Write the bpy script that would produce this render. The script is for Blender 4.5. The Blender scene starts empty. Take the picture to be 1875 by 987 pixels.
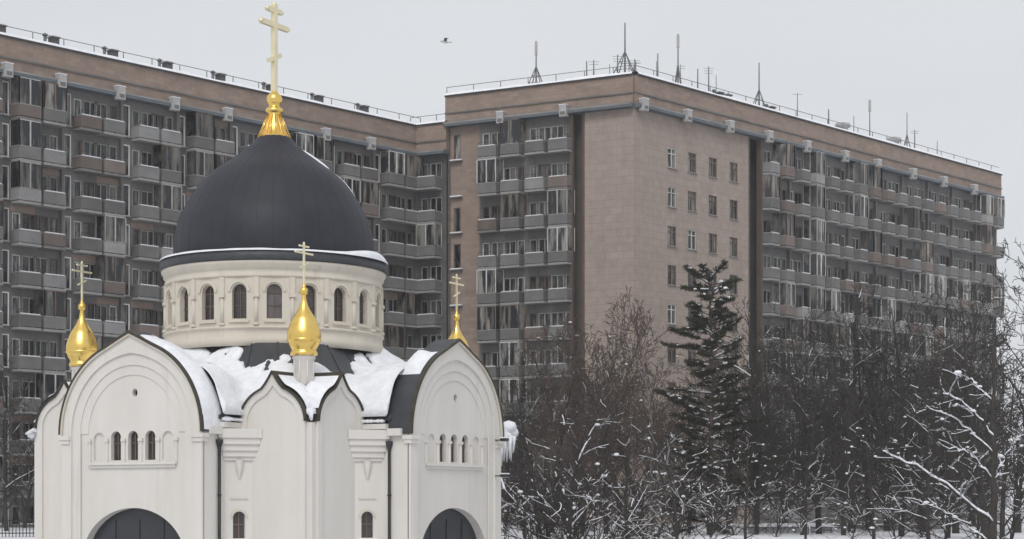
import bpy, bmesh, math, random
from mathutils import Vector, Matrix, noise
from mathutils.geometry import tessellate_polygon
random.seed(7)
PI = math.pi
scn = bpy.context.scene
col = scn.collection
F = 3400.0; CX = 937.5; HY = 930.0; CAMZ = 6.0     # focal length in photo pixels, horizon row, eye height

# ------------------------------------------------------------------ materials
MATS = {}
def mat(name, c, rough=0.8, metal=0.0, var=0.12, scale=3.0, stretch=(1, 1, 1), bump=0.0, bscale=20, c2=None, spec=0.3, coords='Object', perobj=0.0, detail=6):
    m = bpy.data.materials.new(name); m.use_nodes = True
    nt = m.node_tree; b = nt.nodes['Principled BSDF']
    b.inputs['Roughness'].default_value = rough
    b.inputs['Metallic'].default_value = metal
    b.inputs['Specular IOR Level'].default_value = spec
    tc = nt.nodes.new('ShaderNodeTexCoord'); mp = nt.nodes.new('ShaderNodeMapping')
    mp.inputs['Scale'].default_value = stretch
    nt.links.new(tc.outputs[coords], mp.inputs['Vector'])
    n = nt.nodes.new('ShaderNodeTexNoise'); n.inputs['Scale'].default_value = scale; n.inputs['Detail'].default_value = detail
    n.inputs['Roughness'].default_value = 0.65
    nt.links.new(mp.outputs['Vector'], n.inputs['Vector'])
    r = nt.nodes.new('ShaderNodeValToRGB')
    r.color_ramp.elements[0].position = 0.3; r.color_ramp.elements[1].position = 0.7
    if c2 is None:
        lo = [max(0, x * (1 - var)) for x in c]; hi = [min(1, x * (1 + var)) for x in c]
    else: lo, hi = c, c2
    r.color_ramp.elements[0].color = (*lo, 1); r.color_ramp.elements[1].color = (*hi, 1)
    nt.links.new(n.outputs['Fac'], r.inputs['Fac'])
    out = r.outputs['Color']
    if perobj:
        oi = nt.nodes.new('ShaderNodeObjectInfo'); hs = nt.nodes.new('ShaderNodeHueSaturation')
        mr = nt.nodes.new('ShaderNodeMapRange'); mr.inputs['To Min'].default_value = 1 - perobj; mr.inputs['To Max'].default_value = 1 + perobj
        nt.links.new(oi.outputs['Random'], mr.inputs['Value']); nt.links.new(mr.outputs['Result'], hs.inputs['Value'])
        nt.links.new(out, hs.inputs['Color']); out = hs.outputs['Color']
        ml = nt.nodes.new('ShaderNodeMath'); ml.operation = 'MULTIPLY'; ml.inputs[1].default_value = 97.0
        nt.links.new(oi.outputs['Random'], ml.inputs[0]); cb = nt.nodes.new('ShaderNodeCombineXYZ'); nt.links.new(ml.outputs[0], cb.inputs['X']); nt.links.new(ml.outputs[0], cb.inputs['Z'])
        nt.links.new(cb.outputs[0], mp.inputs['Location'])
    nt.links.new(out, b.inputs['Base Color'])
    if bump:
        n2 = nt.nodes.new('ShaderNodeTexNoise'); n2.inputs['Scale'].default_value = bscale; n2.inputs['Detail'].default_value = 4
        nt.links.new(tc.outputs[coords], n2.inputs['Vector'])
        bp = nt.nodes.new('ShaderNodeBump'); bp.inputs['Strength'].default_value = bump; bp.inputs['Distance'].default_value = 0.05
        nt.links.new(n2.outputs['Fac'], bp.inputs['Height']); nt.links.new(bp.outputs['Normal'], b.inputs['Normal'])
    MATS[name] = m; return m

def brickmat(name, c1, c2, mortar, bw=0.9, bh=0.3):
    m = mat(name, c1, 0.9, var=0.1, scale=1.2, c2=c2)
    nt = m.node_tree; b = nt.nodes['Principled BSDF']
    tc = nt.nodes.new('ShaderNodeTexCoord'); sx = nt.nodes.new('ShaderNodeSeparateXYZ'); cb = nt.nodes.new('ShaderNodeCombineXYZ')
    nt.links.new(tc.outputs['Object'], sx.inputs[0]); nt.links.new(sx.outputs['X'], cb.inputs['X']); nt.links.new(sx.outputs['Z'], cb.inputs['Y'])
    br = nt.nodes.new('ShaderNodeTexBrick'); br.inputs['Scale'].default_value = 1
    br.inputs['Brick Width'].default_value = bw; br.inputs['Row Height'].default_value = bh; br.inputs['Mortar Size'].default_value = 0.02
    src = b.inputs['Base Color'].links[0].from_socket
    nt.links.new(cb.outputs[0], br.inputs['Vector']); nt.links.new(src, br.inputs['Color1'])
    hs = nt.nodes.new('ShaderNodeHueSaturation'); hs.inputs['Value'].default_value = 0.82
    nt.links.new(src, hs.inputs['Color']); nt.links.new(hs.outputs[0], br.inputs['Color2']); br.inputs['Mortar'].default_value = (*mortar, 1)
    nt.links.new(br.outputs['Color'], b.inputs['Base Color'])
    return m

plaster = mat('cream_plaster', (.63, .602, .562), .85, var=.05, scale=.5, stretch=(1, 1, .25), c2=(.72, .692, .652), bump=.1, bscale=8, detail=8)
plaster2 = mat('ochre_plaster', (.57, .52, .44), .85, var=.05, scale=.8, stretch=(1, 1, .4), c2=(.65, .60, .52), bump=.1, bscale=8)
domem = mat('dark_dome_metal', (.022, .023, .030), .55, 0.05, scale=.6, c2=(.034, .036, .046), spec=.28)
roofm = mat('dark_roof_metal', (.035, .038, .045), .5, 0.1, scale=1.5, c2=(.06, .062, .068), spec=.4)
rimm = mat('gable_rim_metal', (.04, .036, .028), .5, .3, scale=3, c2=(.07, .062, .045), spec=.4)
def stain(m, amt=.82, sc=(1.6, 1.6, .12)):
    nt = m.node_tree; b = nt.nodes['Principled BSDF']; src = b.inputs['Base Color'].links[0].from_socket
    tc = nt.nodes.new('ShaderNodeTexCoord'); mp = nt.nodes.new('ShaderNodeMapping'); mp.inputs['Scale'].default_value = sc; nt.links.new(tc.outputs['Object'], mp.inputs[0])
    n = nt.nodes.new('ShaderNodeTexNoise'); n.inputs['Scale'].default_value = 1.6; n.inputs['Detail'].default_value = 7; n.inputs['Roughness'].default_value = .6; nt.links.new(mp.outputs[0], n.inputs['Vector'])
    r = nt.nodes.new('ShaderNodeValToRGB'); r.color_ramp.elements[0].position = .56; r.color_ramp.elements[0].color = (1, 1, 1, 1); r.color_ramp.elements[1].position = .74; r.color_ramp.elements[1].color = (amt, amt * .985, amt * .96, 1)
    nt.links.new(n.outputs['Fac'], r.inputs[0]); mx = nt.nodes.new('ShaderNodeMix'); mx.data_type = 'RGBA'; mx.blend_type = 'MULTIPLY'; mx.inputs['Factor'].default_value = 1
    nt.links.new(src, mx.inputs['A']); nt.links.new(r.outputs[0], mx.inputs['B']); nt.links.new(mx.outputs['Result'], b.inputs['Base Color'])
stain(plaster, .91); stain(plaster2, .80)
gold = mat('gilded_metal', (.83, .55, .13), .26, 1.0, scale=2.5, c2=(.95, .68, .22))
palegold = mat('pale_gilded_metal', (.78, .70, .46), .42, .6, scale=2.5, c2=(.86, .79, .58))
snowm = mat('snow', (.72, .735, .78), .75, scale=2.4, c2=(.88, .89, .92), bump=.8, bscale=4.5, spec=.2)
glassd = mat('dark_window_glass', (.018, .016, .018), .12, scale=.7, c2=(.07, .055, .055), spec=.6)
glassm = mat('reflection_grey_glass', (.05, .045, .05), .15, scale=.9, c2=(.16, .14, .15), spec=.6)  # paler pane for the middle drum window, its reflection put into the colour
portald = mat('dark_portal_glass', (.03, .031, .038), .3, scale=.8, c2=(.04, .042, .05), spec=.4)
flatglass = mat('apartment_glass', (.012, .013, .016), .15, scale=1.1, stretch=(1.6, .3, .25), c2=(.20, .19, .175), spec=.5, perobj=.5, detail=3)
flatglass.node_tree.nodes['Color Ramp'].color_ramp.elements[0].position = .46; flatglass.node_tree.nodes['Color Ramp'].color_ramp.elements[1].position = .62
conc = mat('grey_concrete', (.115, .112, .11), .9, scale=.25, stretch=(1, 1, .6), c2=(.20, .193, .188), bump=.2, bscale=5); stain(conc, .7, (.6, .6, .1))
concd = mat('dark_concrete', (.07, .07, .072), .9, scale=.5, c2=(.12, .118, .115))
concp = mat('pale_concrete', (.20, .197, .193), .9, scale=.6, c2=(.32, .315, .31))
brown = brickmat('brown_brick', (.265, .20, .165), (.36, .275, .225), (.24, .2, .18))
beige = brickmat('beige_tile', (.305, .248, .215), (.385, .32, .282), (.26, .215, .19), 1.2, .62); beige.node_tree.nodes['Hue/Saturation/Value'].inputs['Value'].default_value = .95; stain(beige, .88, (.5, .5, .08))
browns = mat('shaded_brown_wall', (.09, .065, .055), .9, scale=.8, c2=(.13, .095, .08))  # brown walls at the tower gaps, deep gap shadow put into their colour
whitef = mat('white_frame', (.34, .335, .32), .6, scale=2, c2=(.56, .55, .53), perobj=.35)
browf = mat('brown_frame', (.12, .085, .065), .6, scale=2, c2=(.18, .13, .10), perobj=.3)
fasc = mat('shadow_line_cornice', (.10, .12, .14), .7, scale=.8, c2=(.16, .18, .20))  # cornice slab, dark shadow line below the attic put into its colour
P1 = mat('parapet_grey', (.12, .12, .12), .85, scale=.8, c2=(.175, .17, .165), perobj=.2)
P2 = mat('parapet_brown', (.125, .10, .09), .85, scale=.8, c2=(.185, .15, .135), perobj=.25)
P3 = mat('parapet_pale', (.20, .20, .20), .85, scale=.8, c2=(.29, .287, .285), perobj=.25)
P4 = mat('parapet_green', (.15, .22, .21), .85, scale=.8, c2=(.20, .28, .27), perobj=.2)
steel = mat('galvanised_steel', (.13, .135, .145), .6, .3, scale=3, c2=(.22, .225, .235))
paleb = mat('pale_box_paint', (.33, .33, .34), .7, scale=2, c2=(.48, .47, .46))
barkd = mat('dark_bark', (.032, .028, .026), .95, scale=6, c2=(.066, .058, .053))
barkb = mat('brown_bark', (.075, .055, .046), .95, scale=6, c2=(.135, .105, .09))
birch = mat('birch_bark', (.08, .07, .065), .85, scale=4, stretch=(1, 1, 4), c2=(.30, .28, .26))
needle = mat('pine_needles', (.028, .030, .021), .8, scale=2.5, c2=(.078, .072, .050))
groundm = mat('snow_ground', (.62, .63, .66), .85, scale=.12, c2=(.84, .85, .88), bump=.5, bscale=.8, coords='Generated' if False else 'Object', detail=10)
fencem = mat('grey_fence_board', (.16, .155, .15), .9, scale=2, stretch=(.3, 1, 3), c2=(.34, .33, .32))
darkm = mat('black_metal', (.03, .03, .032), .5, .4, scale=3, c2=(.05, .05, .055))
birdm = mat('pale_feathers', (.42, .42, .43), .8, scale=9, c2=(.62, .61, .60))
birdd = mat('dark_feathers', (.07, .07, .08), .8, scale=9, c2=(.12, .12, .13))

# ------------------------------------------------------------------ mesh builder
class MB:
    def __init__(s): s.v = []; s.f = []; s.m = []; s.mats = []; s.sm = []
    def mi(s, m):
        if m not in s.mats: s.mats.append(m)
        return s.mats.index(m)
    def add(s, verts, faces, m, M=None, smooth=False):
        o = len(s.v); k = s.mi(m)
        if M is not None: verts = [M @ Vector(v) for v in verts]
        s.v.extend([tuple(v) for v in verts])
        for f in faces: s.f.append(tuple(i + o for i in f)); s.m.append(k); s.sm.append(smooth)
    def box(s, x0, x1, y0, y1, z0, z1, m, M=None):
        v = [(x0, y0, z0), (x1, y0, z0), (x1, y1, z0), (x0, y1, z0), (x0, y0, z1), (x1, y0, z1), (x1, y1, z1), (x0, y1, z1)]
        s.add(v, [(0, 3, 2, 1), (4, 5, 6, 7), (0, 1, 5, 4), (1, 2, 6, 5), (2, 3, 7, 6), (3, 0, 4, 7)], m, M)
    def quad(s, a, b, c, d, m, M=None): s.add([a, b, c, d], [(0, 1, 2, 3)], m, M)
    def tube(s, p0, p1, r0, r1, m, n=6, cap=True, smooth=True):
        p0 = Vector(p0); p1 = Vector(p1); d = p1 - p0
        if d.length < 1e-6: return
        d.normalize(); a = d.orthogonal().normalized(); b = d.cross(a)
        vs = []
        for p, r in ((p0, r0), (p1, r1)):
            for i in range(n):
                t = 2 * PI * i / n; vs.append(p + (a * math.cos(t) + b * math.sin(t)) * r)
        fs = [(i, (i + 1) % n, n + (i + 1) % n, n + i) for i in range(n)]
        if cap: fs += [tuple(range(n - 1, -1, -1)), tuple(range(n, 2 * n))]
        s.add(vs, fs, m, None, smooth)
    def lathe(s, prof, m, n=32, c=(0, 0, 0), smooth=True, a0=0, a1=2 * PI, caps=True):
        full = abs(a1 - a0 - 2 * PI) < 1e-6; cols = n if full else n + 1
        vs = []
        for r, z in prof:
            for i in range(cols):
                t = a0 + (a1 - a0) * i / n; vs.append((c[0] + r * math.cos(t), c[1] + r * math.sin(t), c[2] + z))
        fs = []
        for j in range(len(prof) - 1):
            for i in range(n):
                k = (i + 1) % cols
                fs.append((j * cols + i, j * cols + k, (j + 1) * cols + k, (j + 1) * cols + i))
        s.add(vs, fs, m, None, smooth)
    def build(s, name, parent=None, loc=None, rz=0):
        me = bpy.data.meshes.new(name); me.from_pydata(s.v, [], s.f)
        for m in s.mats: me.materials.append(m)
        me.polygons.foreach_set('material_index', s.m); me.polygons.foreach_set('use_smooth', s.sm)
        me.update()
        o = bpy.data.objects.new(name, me); col.objects.link(o)
        if parent: o.parent = parent
        if loc: o.location = loc
        o.rotation_euler.z = rz
        return o
def inst(name, me, parent=None, loc=(0, 0, 0), rz=0, sc=None):
    o = bpy.data.objects.new(name, me); col.objects.link(o)
    if parent: o.parent = parent
    o.location = loc; o.rotation_euler.z = rz
    if sc: o.scale = sc
    return o
def fixn(o):
    bm = bmesh.new(); bm.from_mesh(o.data); bmesh.ops.recalc_face_normals(bm, faces=bm.faces); bm.to_mesh(o.data); bm.free()
def tag(o, label=None, cat=None, group=None, kind=None):
    if label: o['label'] = label
    if cat: o['category'] = cat
    if group: o['group'] = group
    if kind: o['kind'] = kind
    return o
def empty(name, loc=(0, 0, 0), rz=0):
    o = bpy.data.objects.new(name, None); col.objects.link(o); o.location = loc; o.rotation_euler.z = rz
    o.empty_display_size = .5
    return o
def at(px, D): return (px - CX) * D / F
def zat(py, D): return CAMZ + (HY - py) * D / F
def sstep(a, b, x):
    t = max(0, min(1, (x - a) / (b - a))); return t * t * (3 - 2 * t)

# ------------------------------------------------------------------ ground
def gz(x, y):
    inx = sstep(-44, -30, x) * (1 - sstep(1.5, 12, x)); iny = sstep(50, 64, y) * (1 - sstep(97, 112, y))
    h = 4.3 * (1 - inx * iny)
    h += .25 * noise.noise(Vector((x * .05, y * .05, 0)))
    if y > 115: h += .25 * sstep(115, 135, y)
    return h
xs = sorted(set([-3000, -1500, -700, -350, -200, -140] + [-100 + 2.5 * i for i in range(81)] + [140, 200, 350, 700, 1500, 3000]))
ys = sorted(set([-300, -100, -40] + [-10 + 2.5 * i for i in range(85)] + [240, 300, 400, 700, 1500, 4000]))
g = MB(); W = len(xs)
g.add([(x, y, gz(x, y)) for y in ys for x in xs], [(j * W + i, j * W + i + 1, (j + 1) * W + i + 1, (j + 1) * W + i) for j in range(len(ys) - 1) for i in range(W - 1)], groundm, None, True)
tag(g.build('ground'), kind='structure')

# ------------------------------------------------------------------ arch outlines and walls with holes
def keel(hw, sp, rise, tip, n=40, cx=0):
    """points from right springing over the top to the left one; rise = height of the round part"""
    out = []
    for i in range(n + 1):
        t = PI * i / n; x = hw * math.cos(t); z = sp + rise * math.sin(t)
        q = max(0, 1 - abs(x) / (hw * .36)); z += tip * q ** 1.5
        out.append((cx + x, z))
    return out
def archhole(cx, hw, z0, ztop, n=14, rise=None):
    r = hw if rise is None else rise; sp = ztop - r
    return [(cx + hw, z0)] + [(cx + hw * math.cos(PI * i / n), sp + r * math.sin(PI * i / n)) for i in range(n + 1)] + [(cx - hw, z0)]
def holed(mb, outer, holes, y, m, M=None, depth=0, mr=None, flip=False):
    loops = [[Vector((x, z, 0)) for x, z in outer]] + [[Vector((x, z, 0)) for x, z in h] for h in holes]
    tris = tessellate_polygon(loops); pts = [(p.x, y, p.y) for l in loops for p in l]
    fs = []
    for t in tris:
        a, b, c = (pts[i] for i in t)
        area = (b[0] - a[0]) * (c[2] - a[2]) - (b[2] - a[2]) * (c[0] - a[0])
        if abs(area) < 1e-9: continue
        fs.append(tuple(t) if (area > 0) != flip else tuple(reversed(t)))
    mb.add(pts, fs, m, M)
    if depth:
        for h in holes:
            n = len(h)
            for i in range(n):
                a, b = h[i], h[(i + 1) % n]
                mb.quad((a[0], y, a[1]), (b[0], y, b[1]), (b[0], y + depth, b[1]), (a[0], y + depth, a[1]), mr or m, M)
def extr(mb, outline, y0, y1, m, M=None, front=True, back=True, smooth=False):
    n = len(outline)
    for i in range(n):
        a, b = outline[i], outline[(i + 1) % n]
        mb.quad((a[0], y0, a[1]), (b[0], y0, b[1]), (b[0], y1, b[1]), (a[0], y1, a[1]), m, M)
    if front: holed(mb, outline, [], y0, m, M)
    if back: holed(mb, outline, [], y1, m, M, flip=True)
def band(mb, out, inn, y0, y1, m, M=None):
    """strip between two open outlines of the same length, extruded"""
    for i in range(len(out) - 1):
        a, b, c, d = out[i], out[i + 1], inn[i + 1], inn[i]
        mb.quad((a[0], y0, a[1]), (b[0], y0, b[1]), (c[0], y0, c[1]), (d[0], y0, d[1]), m, M)
        mb.quad((a[0], y1, a[1]), (b[0], y1, b[1]), (c[0], y1, c[1]), (d[0], y1, d[1]), m, M)
        mb.quad((a[0], y0, a[1]), (b[0], y0, b[1]), (b[0], y1, b[1]), (a[0], y1, a[1]), m, M)
        mb.quad((d[0], y0, d[1]), (c[0], y0, c[1]), (c[0], y1, c[1]), (d[0], y1, d[1]), m, M)
    for i in (0, len(out) - 1):
        mb.quad((out[i][0], y0, out[i][1]), (inn[i][0], y0, inn[i][1]), (inn[i][0], y1, inn[i][1]), (out[i][0], y1, out[i][1]), m, M)

# ------------------------------------------------------------------ the church
YAW = .5162; CH = (-10.88, 85.0, 0.0)
church = empty('church', CH, -YAW)
tag(church, 'cream orthodox church with a large dark dome, gilded crosses and snow on its roof', 'church')
RA = 9.82; HWA = 3.75; CB = 7.52; CU = 6.07; SP = 9.1; RISE = 3.74; TIP = .36

def roofz(x, y):
    r = math.hypot(x, y); z = min(13.3 - .62 * max(0, r - 4.7), 9.55 + 1.15 * max(0, min(CB + .02 - abs(x), CB + .02 - abs(y))))
    for a, b in ((x, y), (y, x)):
        if abs(a) <= 4.05 and abs(b) <= 8.95: z = max(z, 9.55 + 2.6 * (1 - (abs(a) / 4.05) ** 1.7))
    return z
def inplan(x, y, e=.25):
    ax, ay = abs(x), abs(y)
    return (ax <= CB + min(e, 0) and ay <= CB + min(e, 0)) or (ax <= HWA + e and ay <= RA - .95) or (ay <= HWA + e and ax <= RA - .95)

# body
w = MB()
w.box(-CB, CB, -CB, CB, -1, 9.45, plaster)
for sx, sy in ((0, -1), (0, 1), (1, 0), (-1, 0)):
    if sx == 0: w.box(-HWA, HWA, *(sorted((sy * (CB - .05), sy * (RA - 1.05)))), -1, 9.2, plaster)
    else: w.box(*(sorted((sx * (CB - .05), sx * (RA - 1.05)))), -HWA, HWA, -1, 9.2, plaster)
w.build('wall', church)

# eaves cornice running round the arms and corner blocks
cn = MB()
for k in range(4):
    M = Matrix.Rotation(k * PI / 2, 4, 'Z')
    for sx in (-1, 1):
        for (e, z0, z1) in ((.30, 9.28, 9.50), (.2, 9.06, 9.279), (.1, 8.87, 9.059)):
            x0, x1 = sorted((sx * (HWA - .02), sx * (HWA + e)))
            cn.box(x0, x1, -RA + 1.06, -CB + .0, z0, z1, plaster, M)
cn.build('eaves_cornice', church)

# roof sheet
N = 120; L = RA + .4; step = 2 * L / N
def fieldmesh(zf, keep, m, N, name, parent, smooth=True, solid=.12):
    step = 2 * L / N; idx = {}; V = []; Fc = []
    def vid(i, j):
        if (i, j) not in idx:
            x = -L + i * step; y = -L + j * step; idx[(i, j)] = len(V); V.append((x, y, zf(x, y)))
        return idx[(i, j)]
    for i in range(N):
        for j in range(N):
            x = -L + (i + .5) * step; y = -L + (j + .5) * step
            if keep(x, y): Fc.append((vid(i, j), vid(i + 1, j), vid(i + 1, j + 1), vid(i, j + 1)))
    mb = MB(); mb.add(V, Fc, m, None, smooth); o = mb.build(name, parent)
    if solid:
        md = o.modifiers.new('solid', 'SOLIDIFY'); md.thickness = solid; md.offset = -1
    return o
roof = fieldmesh(roofz, lambda x, y: inplan(x, y) and math.hypot(x, y) > 4.3, roofm, 120, 'roof', church)

FR = math.radians(-45)
def snowt(x, y):
    r = math.hypot(x, y); a = math.atan2(y, x)
    n1 = noise.noise(Vector((x * .9, y * .9, 3.1))); n2 = noise.noise(Vector((x * 2.6, y * 2.6, 7.7)))
    d = (a - FR - math.radians(3) + PI) % (2 * PI) - PI
    lim = 4.6 + 2.1 * (1 - sstep(math.radians(16), math.radians(36), abs(d)))
    t = .16 + (r - lim) * .45 + .34 * n1 + .24 * n2 + .10 * noise.noise(Vector((x * 6, y * 6, 2)))
    base = .26 * sstep(-.02, .35, t)
    # dark streaks where the seams show and melt holes
    s = noise.noise(Vector((x * 1.5 + 11, y * 1.5, 1)))
    if s > .4: base *= 1 - sstep(.4, .5, s)
    # the flank beside the right-hand gable stays bare
    for a, b in ((x, y), (y, x)):
        ax, ay = abs(a), abs(b)
        m = 1.05 * math.exp(-((ax - 3.3) / 1.35) ** 2) * sstep(5.6, 7.9, ay)
        if ay > CB - .1: m *= sstep(-.02, .5, 4.17 - ax)
        base += m * (1 + .1 * n1)
    return base
def snowkeep(x, y):
    return inplan(x, y, .42) and math.hypot(x, y) > 4.75 and snowt(x, y) > .012
import numpy as np
NS_ = 230; st_ = 2 * L / NS_
RZ = np.array([[roofz(-L + i * st_, -L + j * st_) for j in range(NS_ + 1)] for i in range(NS_ + 1)]); TZ = np.array([[snowt(-L + i * st_, -L + j * st_) for j in range(NS_ + 1)] for i in range(NS_ + 1)])
IP = np.array([[1.0 if inplan(-L + i * st_, -L + j * st_, .42) else 0.0 for j in range(NS_ + 1)] for i in range(NS_ + 1)])
Z_ = RZ + TZ
for _ in range(8):      # settle the snow: average inside the plan only
    a = np.zeros_like(Z_); w_ = np.zeros_like(Z_)
    for dx in (-1, 0, 1):
        for dy in (-1, 0, 1):
            a += np.roll(np.roll(Z_ * IP, dx, 0), dy, 1); w_ += np.roll(np.roll(IP, dx, 0), dy, 1)
    Z_ = np.where(IP > 0, a / np.maximum(w_, 1), Z_)
K_ = np.clip(TZ / .12, 0, 1); Z_ = np.where(TZ > 0, np.maximum(Z_, RZ + .03) * K_ + (RZ - .06) * (1 - K_), RZ - .06)
sn = fieldmesh(lambda x, y: float(Z_[int(round((x + L) / st_)), int(round((y + L) / st_))]), snowkeep, snowm, 230, 'snow', roof, solid=.05)

# standing seams on the roof near the drum
se = MB()
for i in range(28):
    a = 2 * PI * i / 28
    for k in range(5):
        r0 = 4.9 + k * .6; r1 = r0 + .6; p = [(r0 * math.cos(a), r0 * math.sin(a)), (r1 * math.cos(a), r1 * math.sin(a))]
        se.tube((*p[0], roofz(*p[0]) + .03), (*p[1], roofz(*p[1]) + .03), .03, .03, roofm, 4)
se.build('seam', roof)

# facades -----------------------------------------------------------
NX = [(-1.84, 0), (-.92, 1), (0, 1), (.92, 1), (1.84, 0)]
def outlineF(hw, sp, rise, tip, z0=-1):
    return [(hw, z0)] + keel(hw, sp, rise, tip) + [(-hw, z0)]
def facade():
    fw = MB()
    def inset(d): return keel(HWA - d, SP, RISE - d, TIP * max(0, 1 - d * 1.6))
    outer = outlineF(HWA, SP, RISE, TIP)
    # layered arch orders: outer band proud, then two recessed steps
    steps = [(0, 0.0), (.52, .09), (.95, .14), (1.35, .18)]
    for i in range(3):
        d0, y0 = steps[i]; d1, y1 = steps[i + 1]
        o1 = [(HWA - d0, -1)] + inset(d0) + [(-HWA + d0, -1)]; o2 = [(HWA - d1, -1)] + inset(d1) + [(-HWA + d1, -1)]
        if i == 2:   # third order stops above the blind arcade
            o1 = inset(d0); o2 = inset(d1)
        band(fw, o1, o2, y0, y1 + .02, plaster)
    yb = .18
    body = [(HWA - .93, -1)] + inset(.93) + [(-HWA + .93, -1)]
    holes = [archhole(x, .27 if d else .30, 7.97, 9.18 if d else 9.14) for x, d in NX]
    holes.append([(.14 * math.cos(2 * PI * i / 14) + .1, 10.75 + .17 * math.sin(2 * PI * i / 14)) for i in range(14)])
    portal = archhole(0, 2.76, -.98, 6.0, 26, 2.15)
    body = [(HWA - .93, -1), ] + inset(.93) + [(-HWA + .93, -1)]
    # the portal cuts the bottom edge: give it its own notch in the outline
    notch = [(-2.76, -1)] + list(reversed(portal[1:-1])) + [(2.76, -1)]
    body2 = body + notch
    holed(fw, body2, holes, yb, plaster, None, .22)
    for i in range(len(notch) - 1):
        a, b = notch[i], notch[i + 1]
        fw.quad((a[0], yb, a[1]), (b[0], yb, b[1]), (b[0], yb + .42, b[1]), (a[0], yb + .42, a[1]), plaster)
    for x, d in NX:
        if not d: fw.box(x - .33, x + .33, yb + .1, yb + .16, 7.9, 9.2, plaster)
    fw.box(-.1, .35, yb + .2, yb + .24, 10.5, 11, darkm)
    # side skins and the thick top of the gable
    for i in range(len(outer) - 1):
        a, b = outer[i], outer[i + 1]
        top = a[1] > SP + .05 or b[1] > SP + .05
        fw.quad((a[0], .15, a[1]), (b[0], .15, b[1]), (b[0], 1.05, b[1]), (a[0], 1.05, a[1]), roofm if top else plaster)
    holed(fw, outer, [], 1.05, plaster, None, flip=True)
    # ledge under the arcade and little capitals at the springing
    fw.box(-2.35, 2.35, yb - .16, yb + .01, 7.78, 7.88, plaster); fw.box(-2.28, 2.28, yb - .09, yb + .01, 7.66, 7.779, plaster)
    for x in [-2.32, -1.38, -.46, .46, 1.38, 2.32]:
        fw.tube((x, yb - .03, 7.88), (x, yb - .03, 8.75), .065, .06, plaster, 8)
        fw.box(x - .11, x + .11, yb - .12, yb + .01, 8.75, 8.87, plaster)
    for s in (-1, 1):
        x0, x1 = sorted((s * (HWA - .5), s * (HWA + .12)))
        fw.box(x0, x1, -.12, .35, 8.85, 9.02, plaster); fw.box(x0 + .04, x1 - .04, -.07, .3, 8.68, 8.849, plaster)
        x0, x1 = sorted((s * (HWA - .05), s * (HWA + .22)))
        fw.box(x0, x1, .36, 1.04, 9.0, 9.3, plaster)
    o = fw.build('facade_wall', church); fixn(o); o.data.polygons.foreach_set('use_smooth', [False] * len(o.data.polygons))
    # dark metal rim
    rm = MB(); k0 = keel(HWA + .08, SP - .02, RISE + .08, TIP + .04); k1 = keel(HWA - .0, SP - .02, RISE + .0, TIP)
    band(rm, k0, k1, .05, 1.12, roofm); band(rm, keel(HWA + .09, SP - .02, RISE + .09, TIP + .045), k1, -.12, .049, rimm)
    k2 = keel(HWA - .0, SP - .02, RISE, TIP); k3 = keel(HWA - .07, SP - .02, RISE - .07, TIP)
    band(rm, k2, k3, -.1, -.02, plaster2)
    r = rm.build('gable_rim', o)
    ws = []
    for x, d in NX:
        if d:
            q = MB(); q.add([(x - .27 + .005, yb + .2, 7.98), (x + .265, yb + .2, 7.98), (x + .265, yb + .2, 9.17), (x - .265, yb + .2, 9.17)], [(0, 1, 2, 3)], glassd)
            q.box(x - .02, x + .02, yb + .16, yb + .19, 7.98, 9.15, browf)
            q.box(x - .26, x + .26, yb + .165, yb + .185, 8.66, 8.7, browf)
            ws.append(q.build('window', o))
    dr = MB(); dr.add([(-2.74, yb + .40, -.95), (2.74, yb + .40, -.95), (2.74, yb + .40, 5.98), (-2.74, yb + .40, 5.98)], [(0, 1, 2, 3)], portald)
    for x in (-1.3, 0, 1.3): dr.box(x - .03, x + .03, yb + .36, yb + .395, -.9, 5.5, portald)
    for z in (2.6, 4.0): dr.box(-2.7, 2.7, yb + .35, yb + .39, z, z + .06, portald)
    ws.append(dr.build('portal_door', o))
    return o, r, ws
fo, fr, fws = facade()
def putfacade(o, k):
    a = k * PI / 2; M = Matrix.Rotation(a, 4, 'Z') @ Matrix.Translation((0, -RA, 0)); o.location = M.to_translation(); o.rotation_euler.z = a
putfacade(fo, 0)
facs = [fo]
for k in (1, 2, 3):
    c = fo.copy(); col.objects.link(c); c.parent = church; putfacade(c, k); facs.append(c)
    for ch in [fr] + fws:
        d = ch.copy(); col.objects.link(d); d.parent = c

# snow lying on the shoulders of the gables: (facade, angle from, angle to, y from, y to)
def gsnow(fac, a0, a1, y0, y1, hw, sp, rise, tip, th=.13, name='snow'):
    mb = MB(); n = 26; m = 6; grid = []
    for i in range(n + 1):
        t = a0 + (a1 - a0) * i / n
        for j in range(m + 1):
            y = y0 + (y1 - y0) * j / m
            e = sstep(0, .22, i / n) * sstep(0, .22, 1 - i / n) * sstep(-.05, .3, j / m) * sstep(-.05, .3, 1 - j / m)
            h = .13 + th * e * (1 + .9 * noise.noise(Vector((t * 6, y * 2, a0)))) - .05 * (1 - e)
            x = (hw + h) * math.cos(t); z = sp + (rise + h) * math.sin(t) + tip * max(0, 1 - abs(x) / (hw * .38)) ** 1.6
            grid.append((x, y, z))
    mb.add(grid, [(i * (m + 1) + j, (i + 1) * (m + 1) + j, (i + 1) * (m + 1) + j + 1, i * (m + 1) + j + 1) for i in range(n) for j in range(m)], snowm, None, True)
    return mb.build(name, fac)
R = math.radians
gsnow(facs[0], R(1), R(88), .02, 1.25, HWA, SP, RISE, TIP, .10)
gsnow(facs[1], R(112), R(139), .1, 1.15, HWA, SP, RISE, TIP)
gsnow(facs[1], R(66), R(86), -.05, 1.0, HWA, SP, RISE, TIP, .1)
gsnow(facs[1], R(12), R(30), .1, 1.2, HWA, SP, RISE, TIP)
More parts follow.
